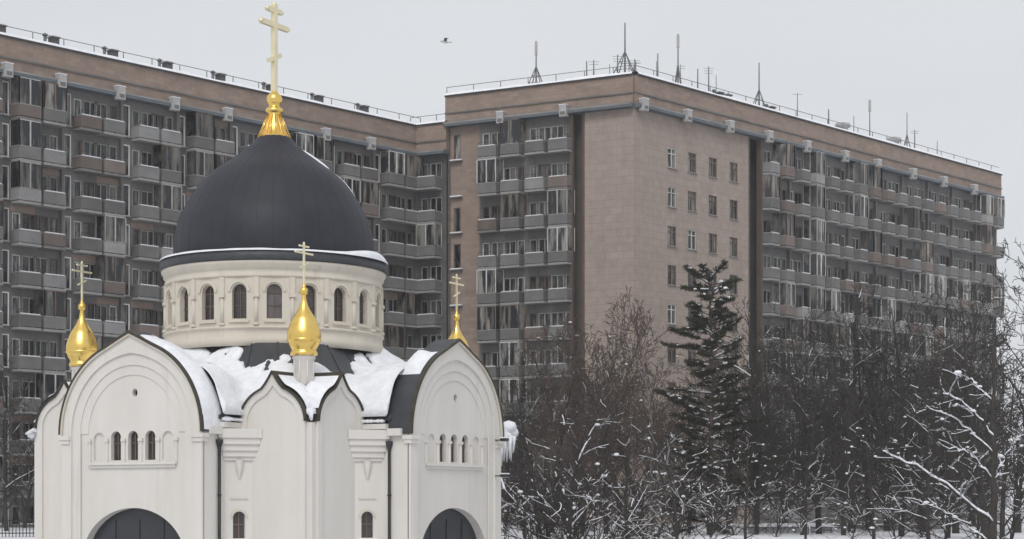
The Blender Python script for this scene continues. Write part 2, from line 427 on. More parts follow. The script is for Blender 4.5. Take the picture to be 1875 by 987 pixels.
gsnow(facs[2], R(20), R(160), .1, 1.2, HWA, SP, RISE, TIP); gsnow(facs[3], R(30), R(150), .1, 1.2, HWA, SP, RISE, TIP)

# kokoshniks on the corner blocks
KH = 1.62; KS = 9.5; KR = 1.40; KT = .62
def kokoshnik():
    mb = MB(); out = [(KH, 9.3)] + keel(KH, KS, KR, KT, 28) + [(-KH, 9.3)]
    inn = [(KH - .3, 9.3)] + keel(KH - .3, KS, KR - .28, KT * .6, 28) + [(-KH + .3, 9.3)]
    band(mb, out, inn, -.1, .05, plaster); inn[0] = (KH - .3, -1); inn[-1] = (-KH + .3, -1)
    holed(mb, inn, [], -.02, plaster)
    extr(mb, out, .0, 1.6, plaster, front=False)
    # flat pilaster strips carrying the arch down the wall
    for s in (-1, 1):
        x0, x1 = sorted((s * (KH - .3), s * KH)); mb.box(x0, x1, -.1, .02, -1, 9.3, plaster)
    o = mb.build('kokoshnik', church); fixn(o)
    rm = MB(); band(rm, keel(KH + .055, KS - .0, KR + .055, KT + .02, 28), keel(KH + .0, KS - .0, KR + .0, KT, 28), -.2, 1.9, rimm)
    r = rm.build('gable_rim', o); return o, r
ko, kr = kokoshnik(); first = True; koks = {}
for k in range(4):
    for s in (-1, 1):
        if first: o = ko; first = False
        else:
            o = ko.copy(); col.objects.link(o); o.parent = church
            c = kr.copy(); col.objects.link(c); c.parent = o
        a = k * PI / 2; p = Matrix.Rotation(a, 4, 'Z') @ Vector((s * (HWA + CB) / 2, -CB - .02, 0)); o.location = p; o.rotation_euler.z = a
        koks[(k, s)] = o
gsnow(koks[(0, -1)], R(95), R(168), -.15, 1.2, KH, KS, KR + .1, KT, .16)
gsnow(koks[(0, -1)], R(20), R(86), -.1, 1.2, KH, KS, KR + .1, KT, .16)
gsnow(koks[(0, 1)], R(15), R(84), .05, 1.2, KH, KS, KR + .1, KT, .12)
gsnow(koks[(1, -1)], R(96), R(160), -.1, 1.2, KH, KS, KR + .1, KT, .16)
gsnow(koks[(1, -1)], R(30), R(80), .2, 1.2, KH, KS, KR + .1, KT, .1)
gsnow(koks[(1, 1)], R(20), R(80), -.1, 1.2, KH, KS, KR + .1, KT, .18)

# chamfered buttress with an arched window and a squinch corbel in each inner angle
def buttress():
    mb = MB(); t = .82; q = t / math.sqrt(2)
    # local frame: wall face along x at y=-q' ; built as a triangular prism with its long face towards -y
    hw = t * math.sqrt(2) / 2
    out = [(hw, -1), (hw, 8.05), (-hw, 8.05), (-hw, -1)]; hole = archhole(0, .25, 4.75, 5.85)
    holed(mb, out, [hole], 0, plaster, None, .2)
    kk = archhole(0, .36, 4.75, 5.96)[1:-1]; k2 = archhole(0, .26, 4.75, 5.86)[1:-1]
    band(mb, kk, k2, -.05, .01, plaster2)
    mb.box(-.42, .42, -.1, .02, 4.62, 4.74, snowm)
    mb.box(-.36, .36, -.04, .02, 6.35, 6.41, plaster2)
    o = mb.build('buttress', church)
    wd = MB(); wd.add([(-.25, .18, 4.75), (.25, .18, 4.75), (.25, .18, 5.85), (-.25, .18, 5.85)], [(0, 1, 2, 3)], glassd)
    wd.box(-.02, .02, .14, .17, 4.76, 5.84, browf); wd.box(-.24, .24, .145, .165, 5.3, 5.34, browf)
    wn = wd.build('window', o)
    cb = MB()
    for (e, z0, z1) in ((.08, 7.95, 8.1), (.16, 8.1, 8.34), (.25, 8.34, 8.6), (.34, 8.6, 8.86), (.42, 8.86, 9.24)):
        cb.box(-hw - e * .7, hw + e * .7, -e, .35 - e * .1, z0, z1, plaster)
    cb.lathe([(.02, 7.2), (.07, 7.3), (.07, 7.42), (.12, 7.52), (.15, 7.7), (.17, 7.95)], plaster, 12, (0, -.05, 0))
    c = cb.build('corbel', o)
    return o, wn, c
bo, bw_, bc = buttress(); first = True
for k in range(4):
    for s in (-1, 1):
        if first: o = bo; first = False
        else:
            o = bo.copy(); col.objects.link(o); o.parent = church
            for ch in (bw_, bc): c = ch.copy(); col.objects.link(c); c.parent = o
        a = k * PI / 2; p = Matrix.Rotation(a, 4, 'Z') @ Vector((s * (HWA + .41), -CB - .41, 0)); o.location = p; o.rotation_euler.z = a + s * PI / 4

# drum ---------------------------------------------------------------
DR = 4.87; NW = 20; ZB = 13.05
A_V = math.atan2(-1, .128) - math.radians(0)          # towards the viewer, world
base_a = A_V + YAW                                     # in church space
dm = MB()
aw = 2 * PI / NW; ch_w = 2 * DR * math.tan(aw / 2)
for i in range(NW):
    a = base_a + i * aw + PI / 2
    M = Matrix.Rotation(a, 4, 'Z') @ Matrix.Translation((0, -DR, 0))
    h = ch_w / 2
    holed(dm, [(h, ZB), (h, 16.15), (-h, 16.15), (-h, ZB)], [archhole(0, .33, 14.18, 15.68)], 0, plaster2, M, .3)
    kk = archhole(0, .50, 14.1, 15.86)[1:-1]; k2 = archhole(0, .39, 14.1, 15.75)[1:-1]
    band(dm, kk, k2, -.07, .0, plaster2, M)
    dm.box(-.45, .45, -.08, .0, 14.02, 14.12, plaster2, M)
drum = dm.build('drum', church)
mo = MB()
mo.lathe([(4.86, 13.0), (5.0, 13.0), (5.0, 13.38), (4.95, 13.42), (4.95, 13.72), (5.02, 13.76), (5.02, 13.84), (4.90, 13.88)], plaster2, 80)
mo.lathe([(4.90, 15.98), (4.96, 16.0), (4.96, 16.1), (4.91, 16.14), (4.93, 16.32), (5.0, 16.36), (5.02, 16.5), (5.08, 16.56), (5.10, 16.68), (4.8, 16.70)], plaster2, 80)
mo.build('cornice', drum)
cl = MB(); cl.tube((0, 0, 13.88), (0, 0, 14.0), .13, .13, plaster2, 12); cl.tube((0, 0, 14.0), (0, 0, 15.1), .085, .08, plaster2, 12)
cl.box(-.14, .14, -.12, .1, 15.1, 15.24, plaster2); cl.box(-.11, .11, -.06, .1, 15.24, 15.98, plaster2)
cl0 = None
wn = MB(); wn.add([(-.33, .25, 14.19), (.33, .25, 14.19), (.33, .25, 15.68), (-.33, .25, 15.68)], [(0, 1, 2, 3)], glassd)
wn.box(-.018, .018, .2, .24, 14.19, 15.67, browf); wn.box(-.33, .33, .205, .235, 15.28, 15.31, browf); wn.box(-.33, .33, .205, .235, 14.75, 14.78, browf)
for i in range(NW):
    a = base_a + i * aw + PI / 2; p = Matrix.Rotation(a, 4, 'Z') @ Vector((0, -DR, 0))
    if i == 0:
        w0 = wn.build('window', drum, p, a)
        w0m = w0.data.copy(); w0m.materials[0] = glassm; w0.data = w0m; wdm = wn.build('window', drum); wme = wdm.data; bpy.data.objects.remove(wdm)
    else: inst('window', wme, drum, p, a)
    a2 = a + aw / 2; p2 = Matrix.Rotation(a2, 4, 'Z') @ Vector((0, -DR / math.cos(aw / 2) + .0, 0))
    if cl0 is None: cl0 = cl.build('column', drum, p2, a2)
    else: inst('column', cl0.data, drum, p2, a2)
# eave ring (dark fascia) with its snow
ev = MB(); ev.lathe([(4.85, 16.7), (5.14, 16.70), (5.17, 16.74), (5.15, 17.08), (4.95, 17.16), (4.6, 17.2)], roofm, 96); ring = ev.build('eave_ring', church)
sr = MB(); vs = []; n = 220; prof = 9
for i in range(n):
    a = 2 * PI * i / n
    d = (a - (base_a + R(62)) + PI) % (2 * PI) - PI; big = math.exp(-(d / .30) ** 2)
    d2 = (a - (base_a - R(66)) + PI) % (2 * PI) - PI; big2 = .5 * math.exp(-(d2 / .3) ** 2)
    hgt = .055 + .05 * noise.noise(Vector((math.cos(a) * 4, math.sin(a) * 4, 0))) + .3 * big + .12 * big2
    wd_ = .38 + .10 * big
    for j in range(prof):
        t = PI * j / (prof - 1); rr = 5.20 + .06 * big - wd_ / 2 * (1 - math.cos(t)) ; z = 17.10 + hgt * math.sin(t) ** .7 + (.10 * (1 - math.cos(t)) / 2)
        vs.append((rr * math.cos(a), rr * math.sin(a), z))
sr.add(vs, [(i * prof + j, ((i + 1) % n) * prof + j, ((i + 1) % n) * prof + j + 1, i * prof + j + 1) for i in range(n) for j in range(prof - 1)], snowm, None, True)
sr.build('snow', ring)
# dome
DP = [(4.52, 17.0), (4.55, 17.4), (4.55, 17.9), (4.48, 18.5), (4.31, 19.1), (4.04, 19.65), (3.69, 20.25), (3.28, 20.8), (2.85, 21.22), (2.35, 21.6), (1.85, 21.95), (1.42, 22.28), (1.05, 22.6), (.80, 22.88), (.66, 23.0)]
def spl(P, k=4):
    out = []
    for i in range(len(P) - 1):
        p0 = P[max(0, i - 1)]; p1 = P[i]; p2 = P[i + 1]; p3 = P[min(len(P) - 1, i + 2)]
        for j in range(k):
            t = j / k; out.append(tuple(.5 * (2 * p1[c] + (-p0[c] + p2[c]) * t + (2 * p0[c] - 5 * p1[c] + 4 * p2[c] - p3[c]) * t * t + (-p0[c] + 3 * p1[c] - 3 * p2[c] + p3[c]) * t ** 3) for c in (0, 1)))
    out.append(P[-1]); return out
DPS = spl(DP)
do = MB(); do.lathe(DPS, domem, 96); dome = do.build('dome', church)
sm_ = MB()
for i in range(40):
    a = 2 * PI * i / 40
    for j in range(0, len(DPS) - 2, 2):
        r0, z0 = DPS[j]; r1, z1 = DPS[min(j + 2, len(DPS) - 1)]
        if r1 < 1.1: break
        sm_.tube(((r0) * math.cos(a), (r0) * math.sin(a), z0), ((r1) * math.cos(a), (r1) * math.sin(a), z1), .008, .008, domem, 4, False)
sm_.build('seam', dome)
# snow streak on the right shoulder and a small patch
def domesnow(ac, da, z0, z1, th):
    mb = MB(); g_ = []; n = 14; k = 6
    P = [p for p in DPS if z0 <= p[1] <= z1]
    for i, (r, z) in enumerate(P):
        u = i / (len(P) - 1)
        for j in range(k + 1):
            v = j / k; e = math.sin(PI * u) ** .5 * math.sin(PI * v) ** .5; a = ac + da * (v - .5) * (1 + .3 * math.sin(9 * u))
            rr = r + (th * e - .01); g_.append((rr * math.cos(a), rr * math.sin(a), z + th * e * .6))
    mb.add(g_, [(i * (k + 1) + j, (i + 1) * (k + 1) + j, (i + 1) * (k + 1) + j + 1, i * (k + 1) + j + 1) for i in range(len(P) - 1) for j in range(k)], snowm, None, True)
    return mb.build('snow', dome)
domesnow(base_a + R(78), R(16), 21.4, 22.4, .08); domesnow(base_a + R(84), R(7), 20.0, 21.5, .04); domesnow(base_a + R(56), R(1.6), 18.3, 18.6, .02)
# big gilded finial and cross
fn = MB(); fn.lathe(spl([(.80, 22.80), (.74, 22.95), (.58, 23.15), (.44, 23.45), (.34, 23.8), (.29, 24.05)], 3) + [(.40, 24.10), (.42, 24.18), (.36, 24.28), (.25, 24.34), (.25, 24.42), (.30, 24.48), (.36, 24.6), (.37, 24.72), (.32, 24.86), (.2, 24.98), (.13, 25.05), (.10, 25.1)], gold, 16)
fn.lathe([(.84, 22.70), (.86, 22.78), (.80, 22.84)], gold, 32)
for i in range(16):
    a = 2 * PI * i / 16; fn.tube((.76 * math.cos(a), .76 * math.sin(a), 22.9), (.31 * math.cos(a), .31 * math.sin(a), 24.0), .03, .02, gold, 4)
fn.build('finial', dome)
def crossmb(z0, z1, th, main, top, foot, m, knob):
    """orthodox cross: bars run along local y"""
    mb = MB(); h = z1 - z0
    mb.box(-th, th, -th, th, z0, z1, m)
    zm, zt, zf = z1 - main[0], z1 - top[0], z1 - foot[0]
    mb.box(-th * .8, th * .8, -main[1] / 2, main[1] / 2, zm - th, zm + th, m)
    mb.box(-th * .79, th * .79, -top[1] / 2, top[1] / 2, zt - th * .9, zt + th * .9, m)
    M = Matrix.Translation((0, 0, zf)) @ Matrix.Rotation(R(24), 4, 'X')
    mb.box(-th * .78, th * .78, -foot[1] / 2, foot[1] / 2, -th * .8, th * .8, m, M)
    for z, l in ((zm, main[1]), (zt, top[1])):
        for s in (-1, 1): mb.lathe([(.001, -knob), (knob * .8, -knob * .5), (knob, 0), (knob * .8, knob * .5), (.001, knob)], m, 10, (0, s * l / 2, z))
    mb.lathe([(.001, -knob), (knob * .8, -knob * .5), (knob, 0), (knob * .8, knob * .5), (.001, knob)], m, 10, (0, 0, z1))
    return mb
crossmb(25.0, 29.05, .115, (.95, 2.0), (.28, 1.05), (2.45, 1.0), palegold, .13).build('cross', dome)

# cupolas ------------------------------------------------------------
def cupola():
    mb = MB(); mb.lathe([(.42, 9.6), (.42, 12.1), (.48, 12.16), (.48, 12.3), (.3, 12.32)], plaster, 24)
    for i in range(8):
        a = 2 * PI * i / 8 + .2; mb.tube((.42 * math.cos(a), .42 * math.sin(a), 11.0), (.42 * math.cos(a), .42 * math.sin(a), 12.12), .04, .04, plaster, 6)
    mb.lathe([(.56, 10.2), (.50, 11.02), (.42, 11.06)], roofm, 24)
    o = mb.build('cupola', church)
    on = MB()
    pr = [(.40, 12.28), (.56, 12.30), (.58, 12.40), (.53, 12.46), (.50, 12.52), (.56, 12.62), (.64, 12.78), (.69, 12.95), (.705, 13.10), (.69, 13.26), (.64, 13.44), (.57, 13.62), (.50, 13.80), (.385, 13.98), (.27, 14.16), (.18, 14.34), (.12, 14.52), (.095, 14.70), (.085, 14.82)]
    on.lathe(pr[:4] + spl(pr[4:], 3), gold, 40)
    on.lathe([(.66, 12.86), (.725, 12.90), (.72, 12.97), (.66, 13.0)], gold, 40)
    on.lathe([(.09, 14.8), (.15, 14.84), (.17, 14.95), (.15, 15.06), (.08, 15.12), (.06, 15.2), (.045, 15.3)], gold, 16)
    u = on.build('onion_dome', o)
    x = crossmb(15.2, 16.95, .036, (.42, 1.2), (.14, .62), (.92, .6), palegold, .05).build('cross', o)
    return o, u, x
co, cu, cx_ = cupola(); co.location = (CU, -CU, 0)
for (x, y) in ((-CU, -CU), (CU, CU), (-CU, CU)):
    c = co.copy(); col.objects.link(c); c.parent = church; c.location = (x, y, 0)
    for ch in (cu, cx_): d = ch.copy(); col.objects.link(d); d.parent = c

# drainpipes
def pipe(x, y, z1=8.7, r=.065):
    mb = MB(); mb.tube((x, y, -1), (x, y, z1), r, r, darkm, 8); mb.lathe([(r, z1 - .3), (.14, z1 - .05), (.15, z1 + .08), (.05, z1 + .08)], darkm, 12, (x, y, 0))
    for z in (0.5, 2.5, 4.5, 6.5): mb.tube((x, y, z), (x, y, z + .06), r + .025, r + .025, darkm, 8)
    mb.build('drainpipe', church)
pipe(HWA + .1, -RA + 1.0); pipe(-HWA - .12, -CB - .12, 8.9); pipe(RA - 1.0, -HWA - .1); pipe(RA - .9, HWA + .1); pipe(HWA + .1, RA - 1)
# eaves snow hanging off the far right corner, with icicles
ic = MB()
for k in range(60):
    y = random.uniform(4.2, 8.0); x = CB + random.uniform(.15, .62); z = 9.45 + random.uniform(-.25, .45); r = random.uniform(.16, .4)
    ic.lathe([(.001, -r * .8), (r * .8, -r * .45), (r, 0), (r * .75, r * .5), (.001, r * .72)], snowm, 9, (x, y, z))
for k in range(16):
    y = random.uniform(5.2, 8.0); x = CB + random.uniform(.3, .75); l = random.uniform(.4, 1.9); ic.tube((x, y, 9.4), (x, y, 9.4 - l), .13, .02, snowm, 7)
for k in range(26):
    x = random.uniform(-7.72, -7.3); y = random.uniform(-7.72, -7.3); r = random.uniform(.1, .22)
    ic.lathe([(.001, -r * .6), (r, 0), (.001, r * .6)], snowm, 8, (x, y, 9.25 + random.uniform(-.1, .2)))
ic.build('eaves_snow', church)
# small lumps of snow along the eaves
es = MB()
for k in range(4):
    M = Matrix.Rotation(k * PI / 2, 4, 'Z')
    for s in (-1, 1):
        for q in range(14):
            p = M @ Vector((s * (HWA + .22), -RA + 1.3 + q * .17, 9.62)); r = random.uniform(.12, .24)
            es.lathe([(.001, -r * .5), (r, -r * .25), (r * .9, r * .2), (.001, r * .6)], snowm, 9, p)
es.build('snow_ridge', church)
# lamp brackets on the right-hand facade
for z in (9.0, 7.4):
    lm = MB(); lm.box(-.02, .02, -.5, .0, 0, .05, darkm); lm.box(-.16, .16, -.62, -.34, -.02, .10, darkm); lm.box(-.14, .14, -.6, -.36, -.05, -.021, paleb); lm.box(-.18, .18, -.64, -.33, .10, .15, snowm)
    o = lm.build('floodlight', facs[1], (3.2, -.01, z))

# ------------------------------------------------------------------ apartment buildings
class Seg:
    def __init__(s, A, B, root, ang=None):
        s.A = Vector((*A, 0)); s.B = Vector((*B, 0)); d = s.B - s.A; s.len = d.length; s.rz = math.atan2(d.y, d.x); s.root = root
        s.d = d.normalized(); s.n = Vector((math.sin(s.rz), -math.cos(s.rz), 0))
        s.M = Matrix.Translation(s.A) @ Matrix.Rotation(s.rz, 4, 'Z')
    def s_at(s, px):   # distance along the wall that stands at this photo column
        k = (px - CX) / F; return (s.A.x - k * s.A.y) / (k * s.d.y - s.d.x)
def gridwall(mb, x0, x1, z0, z1, holes, m, y=0, depth=.16, xc=()):
    X = sorted(set([x0, x1] + [v for h in holes for v in (h[0], h[1])] + [v for v in xc if x0 < v < x1])); Z = sorted(set([z0, z1] + [v for h in holes for v in (h[2], h[3])]))
    cells = set()
    for h in holes:
        i0, i1, j0, j1 = X.index(h[0]), X.index(h[1]), Z.index(h[2]), Z.index(h[3])
        for i in range(i0, i1):
            for j in range(j0, j1): cells.add((i, j))
        a, b, c, d = h[:4]
        mb.quad((a, y, c), (a, y, d), (a, y + depth, d), (a, y + depth, c), m); mb.quad((b, y, d), (b, y, c), (b, y + depth, c), (b, y + depth, d), m)
        mb.quad((a, y, d), (b, y, d), (b, y + depth, d), (a, y + depth, d), m); mb.quad((b, y, c), (a, y, c), (a, y + depth, c), (b, y + depth, c), m)
    for j in range(len(Z) - 1):
        i = 0
        while i < len(X) - 1:
            if (i, j) in cells: i += 1; continue
            k = i
            while k < len(X) - 1 and (k, j) not in cells: k += 1
            mb.quad((X[i], y, Z[j]), (X[k], y, Z[j]), (X[k], y, Z[j + 1]), (X[i], y, Z[j + 1]), m); i = k

def winproto(w, h, fm, mull, name='window', transom=False):
    fr = MB(); t = .085
    fr.box(0, w, -.05, .02, 0, t, fm); fr.box(0, w, -.05, .02, h - t, h, fm); fr.box(0, t, -.049, .019, t, h - t, fm); fr.box(w - t, w, -.049, .019, t, h - t, fm)
    for x in mull: fr.box(x - .045, x + .045, -.048, .018, t, h - t, fm)
    if transom: fr.box(t, w - t, -.047, .017, h * .7, h * .7 + .07, fm)
    fr.box(-.06, w + .06, -.24, .0, -.06, 0, concp)
    pn = MB(); pn.box(.02, w - .02, .025, .04, .02, h - .02, flatglass)
    def me(mb, nm):
        o = mb.build(nm); d = o.data; bpy.data.objects.remove(o); return d
    return me(fr, name), me(pn, 'pane')
def balproto(w, d, ins, mp, glazed, fm=whitef, hgt=2.85, posts=True):
    b = MB(); V = [(0, 0), (ins, -d), (w - ins, -d), (w, 0)]
    def slab(V, z0, z1, m):
        n = len(V); b.add([(x, y, z0) for x, y in V] + [(x, y, z1) for x, y in V], [tuple(range(n)), tuple(range(2 * n - 1, n - 1, -1))] + [(i, (i + 1) % n, n + (i + 1) % n, n + i) for i in range(n)], m)
    slab(V, -.18, 0, concp if mp is not P2 else conc)
    th = .07
    def panel(mb, p, q, z0, z1, m, th=.07):
        p = Vector((*p, 0)); q = Vector((*q, 0)); dd = (q - p).normalized(); nn = Vector((-dd.y, dd.x, 0)) * th
        a = [p, q, q + nn, p + nn]
        mb.add([(v.x, v.y, z0) for v in a] + [(v.x, v.y, z1) for v in a], [(0, 1, 2, 3), (7, 6, 5, 4), (0, 4, 5, 1), (1, 5, 6, 2), (2, 6, 7, 3), (3, 7, 4, 0)], m)
    for i in range(3): panel(b, V[i], V[i + 1], .06, .86, mp); panel(b, V[i], V[i + 1], .88, .95, concp, .10)
    gl = None
    if not glazed: panel(b, (V[1][0] + .1, V[1][1] + .0), (V[2][0] - .1, V[2][1]), 0.951, 1.0, snowm, .09)
    if glazed:
        gl = MB()
        for i in range(3):
            p = Vector((*V[i], 0)); q = Vector((*V[i + 1], 0)); L_ = (q - p).length; n = max(1, round(L_ / .8))
            pp = (p.x, p.y + .02) if i == 1 else (p.x, p.y); qq = (q.x, q.y + .02) if i == 1 else (q.x, q.y)
            panel(gl, pp, qq, 0.95, hgt - .2, flatglass, .02)
            for k in range(n + 1):
                t = p.lerp(q, k / n); gl.box(t.x - .045, t.x + .045, t.y - .05, t.y + .04, 0.95, hgt - .2, fm)
            panel(gl, V[i], V[i + 1], hgt - .26, hgt - .19, fm, .08)
    else:
        b.tube((ins + .05, -d + .05, 0.95), (ins + .05, -d + .05, 1.3), .02, .02, darkm, 5); b.tube((w - ins - .05, -d + .05, 0.95), (w - ins - .05, -d + .05, 1.3), .02, .02, darkm, 5)
        b.tube((ins + .05, -d + .05, 1.28), (w - ins - .05, -d + .05, 1.28), .015, .015, darkm, 5)
    def me(mb, nm):
        o = mb.build(nm); d_ = o.data; bpy.data.objects.remove(o); return d_
    return me(b, 'balcony'), (me(gl, 'glazing') if gl else None)

def place_all(items, root, name):
    """items: (score, meshA, meshB, childname, matrix). The 100 largest in view become parts, the rest one stuff part."""
    items.sort(key=lambda t: -t[0])
    for sc_, ma, mb_, cn_, M in items[:100]:
        o = bpy.data.objects.new(name, ma); col.objects.link(o); o.parent = root; o.matrix_local = M
        if mb_:
            c = bpy.data.objects.new(cn_, mb_); col.objects.link(c); c.parent = o
    rest = items[100:]
    if rest:
        mb = MB()
        for _, ma, mb_, cn_, M in rest:
            for me in (ma, mb_):
                if me is None: continue
                o = len(mb.v); mb.v.extend([tuple(M @ v.co) for v in me.vertices])
                mi = [mb.mi(m) for m in me.materials]
                for p in me.polygons: mb.f.append(tuple(i + o for i in p.vertices)); mb.m.append(mi[p.material_index]); mb.sm.append(False)
        o = mb.build(name, root); o['kind'] = 'stuff'
def score(M, s=1):
    p = M.to_translation(); px = CX + p.x * F / p.y; py = HY - (p.z - CAMZ) * F / p.y
    v = s * 1000 / p.y
    if px < -20 or px > 1890: v -= 100
    if py > 700: v -= 20
    if py > 880: v -= 20
    return v

def attic(seg, s0, s1, ztop, mname, root, over=.45):
    """brown attic storey with its cornice, ledges and parapet snow"""
    a = MB(); L0, L1 = s0, s1
    a.box(L0, L1, -over, .5, ztop - 2.3, ztop, brown)
    o = a.build(mname, root, seg.A, seg.rz)
    c = MB()
    c.box(L0, L1, -over - .35, .4, ztop - 2.62, ztop - 2.30, fasc); c.box(L0, L1, -over - .12, .0, ztop - 1.5, ztop - 1.38, conc); c.box(L0, L1, -over - .38, -over - .30, ztop - 2.42, ztop - 2.28, concp)
    c.box(L0, L1, -over - .15, .2, ztop, ztop + .12, concd)
    c.build('cornice', o)
    sn = MB(); n = int((L1 - L0) / .7); vs = []; K = 6
    for i in range(n + 1):
        s = L0 + (L1 - L0) * i / n; h = .30 + .14 * noise.noise(Vector((s * .5, ztop, 1)))
        for j in range(K):
            t = PI * j / (K - 1); vs.append((s, -over - .22 + .75 * (1 - math.cos(t)), ztop + .10 + h * math.sin(t) ** .6))
    sn.add(vs, [(i * K + j, (i + 1) * K + j, (i + 1) * K + j + 1, i * K + j + 1) for i in range(n) for j in range(K - 1)], snowm, None, True)
    sn.build('snow', o)
    rl = MB(); yy = -over + .3
    for z in (.9,): rl.tube((L0, yy, ztop + z), (L1, yy, ztop + z), .03, .03, steel, 4)
    k = L0
    while k <= L1: rl.tube((k, yy, ztop + .1), (k, yy, ztop + .92), .035, .035, steel, 4); k += 2.65
    rl.build('railing', o)
    return o

# prototypes of windows and balconies
whiteb = mat('bright_white_frame', (.58, .57, .55), .6, scale=2, c2=(.72, .71, .69), perobj=.2)
W_nar = winproto(.62, 2.4, whiteb, [])
W_tall = winproto(.7, 2.23, whitef, []); W_tall2 = winproto(.7, 2.23, browf, []); W_wide = winproto(1.2, 1.4, whitef, [.6]); W_wide2 = winproto(1.2, 1.4, browf, [.6])
W_be = winproto(1.2, 1.7, whitef, [.6], transom=True); W_be2 = winproto(1.2, 1.7, browf, [.6], transom=True)
def bset(w, d, ins, h):
    out = []
    for mp, wt in ((P1, 7), (P2, 1.4), (P3, .9), (P4, .06)):
        out.append((balproto(w, d, ins, mp, False, hgt=h), wt * 1.4)); out.append((balproto(w, d, ins, mp, True, whitef, h), wt * .28)); out.append((balproto(w, d, ins, mp, True, browf, h), wt * .25))
    return out
def pick(bs):
    t = random.uniform(0, sum(w for _, w in bs))
    for b, w in bs:
        t -= w
        if t <= 0: return b
    return bs[0][0]
def bays(seg, s0, nb, bw, ztop, storey, ns, bs, wins, bals, holes, bwid, off, side=0, narrow=0):
    """two balconies to a bay; behind each a tall glazed door and a window"""
    for b in range(nb):
        for k in range(ns):
            zf = ztop - 2.5 - (k + 1) * storey
            if narrow:
                nx = s0 + b * bw + .22; holes.append((nx, nx + .62, zf + .1, zf + 2.5)); M = seg.M @ Matrix.Translation((nx, .0, zf + .1)); wins.append((score(M, 3), W_nar[0], W_nar[1], 'pane', M))
            for q in (0, 1):
                bx = s0 + b * bw + .13 + q * (bw - .13) / 2 if not narrow else s0 + b * bw + .98 + q * (bwid + .04)
                dx, wx = (bx + .15, bx + 1.0) if q == 0 else (bx + bwid - .85, bx + bwid - 2.2)
                h = (dx, dx + .7, zf + .02, zf + 2.25); holes.append(h); M = seg.M @ Matrix.Translation((dx, .10, zf + .02))
                wp = W_tall if random.random() < .72 else W_tall2; wins.append((score(M, 2), wp[0], wp[1], 'pane', M))
                h = (wx, wx + 1.2, zf + .85, zf + 2.25); holes.append(h); M = seg.M @ Matrix.Translation((wx, .10, zf + .85))
                wp = W_wide if random.random() < .6 else W_wide2; wins.append((score(M, 1.2), wp[0], wp[1], 'pane', M))
                M = seg.M @ Matrix.Translation((bx, -.004, zf)); bp = pick(bs); bals.append((score(M, 2), bp[0], bp[1], 'glazing', M))

def core(root, pts, z0, z1, name='core_wall', m=concd):
    mb = MB(); n = len(pts)
    mb.add([(x, y, z0) for x, y in pts] + [(x, y, z1) for x, y in pts], [tuple(range(n))[::-1], tuple(range(n, 2 * n))] + [(i, (i + 1) % n, n + (i + 1) % n, n + i) for i in range(n)], m)
    o = mb.build(name, root); fixn(o); return o

# left building -------------------------------------------------------
ZL = 39.4; P1_ = Vector((-8.5, 163.2)); dL = Vector((.6663, .7457)); P0_ = P1_ - dL * 52.5; P2_ = Vector((-5.7, 161.7))
lb = empty('apartment_building'); tag(lb, 'long grey and brown apartment block receding on the left behind the church dome', 'building')
sL = Seg(P0_, P1_, lb); sF = Seg(P1_, P2_, lb)
holes = []; wins = []; bals = []
bsL = bset(2.06, .95, .10, 3.0)
bays(sL, 0, 10, 5.25, ZL, 3.0, 11, bsL, wins, bals, holes, 2.06, .2, 0, 1)
wl = MB(); gridwall(wl, 0, sL.len, 2, ZL - 2.3, holes, conc)
for i in range(11): wl.box(i * 5.25 - .12 if i else 0, i * 5.25 + .12 if i < 10 else sL.len, -.3, .0, 2, ZL - 2.62, conc)
o = wl.build('wall', lb, sL.A, sL.rz)
for b in range(10):
    for k in range(11):
        if random.random() < .3:
            z = ZL - 2.5 - (k + 1) * 3.0; pp = MB(); q = random.choice((0, 1)); pp.box(b * 5.25 + 1.0 + q * 2.1, b * 5.25 + 3.04 + q * 2.1, -.02, -.004, z + 2.3, z + 2.8, brown); pp.build('brick_panel', lb, sL.A, sL.rz)
holesF = []
for k in range(11):
    zf = ZL - 2.5 - (k + 1) * 3.0; M = sF.M @ Matrix.Translation((.6, -.004, zf)); bp = pick(bsL); bals.append((score(M, 2), bp[0], bp[1], 'glazing', M))
    holesF.append((.6, 1.3, zf + .02, zf + 2.25)); M = sF.M @ Matrix.Translation((.6, .1, zf + .02)); wins.append((score(M, 2), W_tall[0], W_tall[1], 'pane', M))
    holesF.append((1.5, 2.7, zf + .85, zf + 2.25)); M = sF.M @ Matrix.Translation((1.5, .1, zf + .85)); wins.append((score(M, 2), W_wide[0], W_wide[1], 'pane', M))
wf = MB(); gridwall(wf, 0, sF.len, 2, ZL - 2.3, holesF, concd); wf.build('wall', lb, sF.A, sF.rz)  # fold wall in darker concrete: inner-corner shade put into the colour
place_all(wins, lb, 'window'); place_all(bals, lb, 'balcony')
bk = Vector((-.7457, .6663))
core(lb, [P0_ + bk * .3, P1_ + bk * .3 + dL * .0, P2_ + Vector((0, .4)), P2_ + Vector((2, 12)), P1_ + bk * 2 + dL * 12, P0_ + bk * 13], 1, ZL - .4)
at1 = attic(sL, 0, sL.len + .5, ZL, 'attic', lb); at2 = attic(sF, -.4, sF.len + .2, ZL, 'attic', lb)
ventb = MB(); ventb.box(-.32, .32, -.1, .45, -.45, .5, paleb); ventb.box(-.35, .35, -.13, .45, .5, .56, snowm); ventb.box(-.24, .24, -.105, -.1, -.35, -.05, conc)
vtmp = ventb.build('vent_box', at1, (0, -.95, ZL - 2.55)); vme = vtmp.data; bpy.data.objects.remove(vtmp)
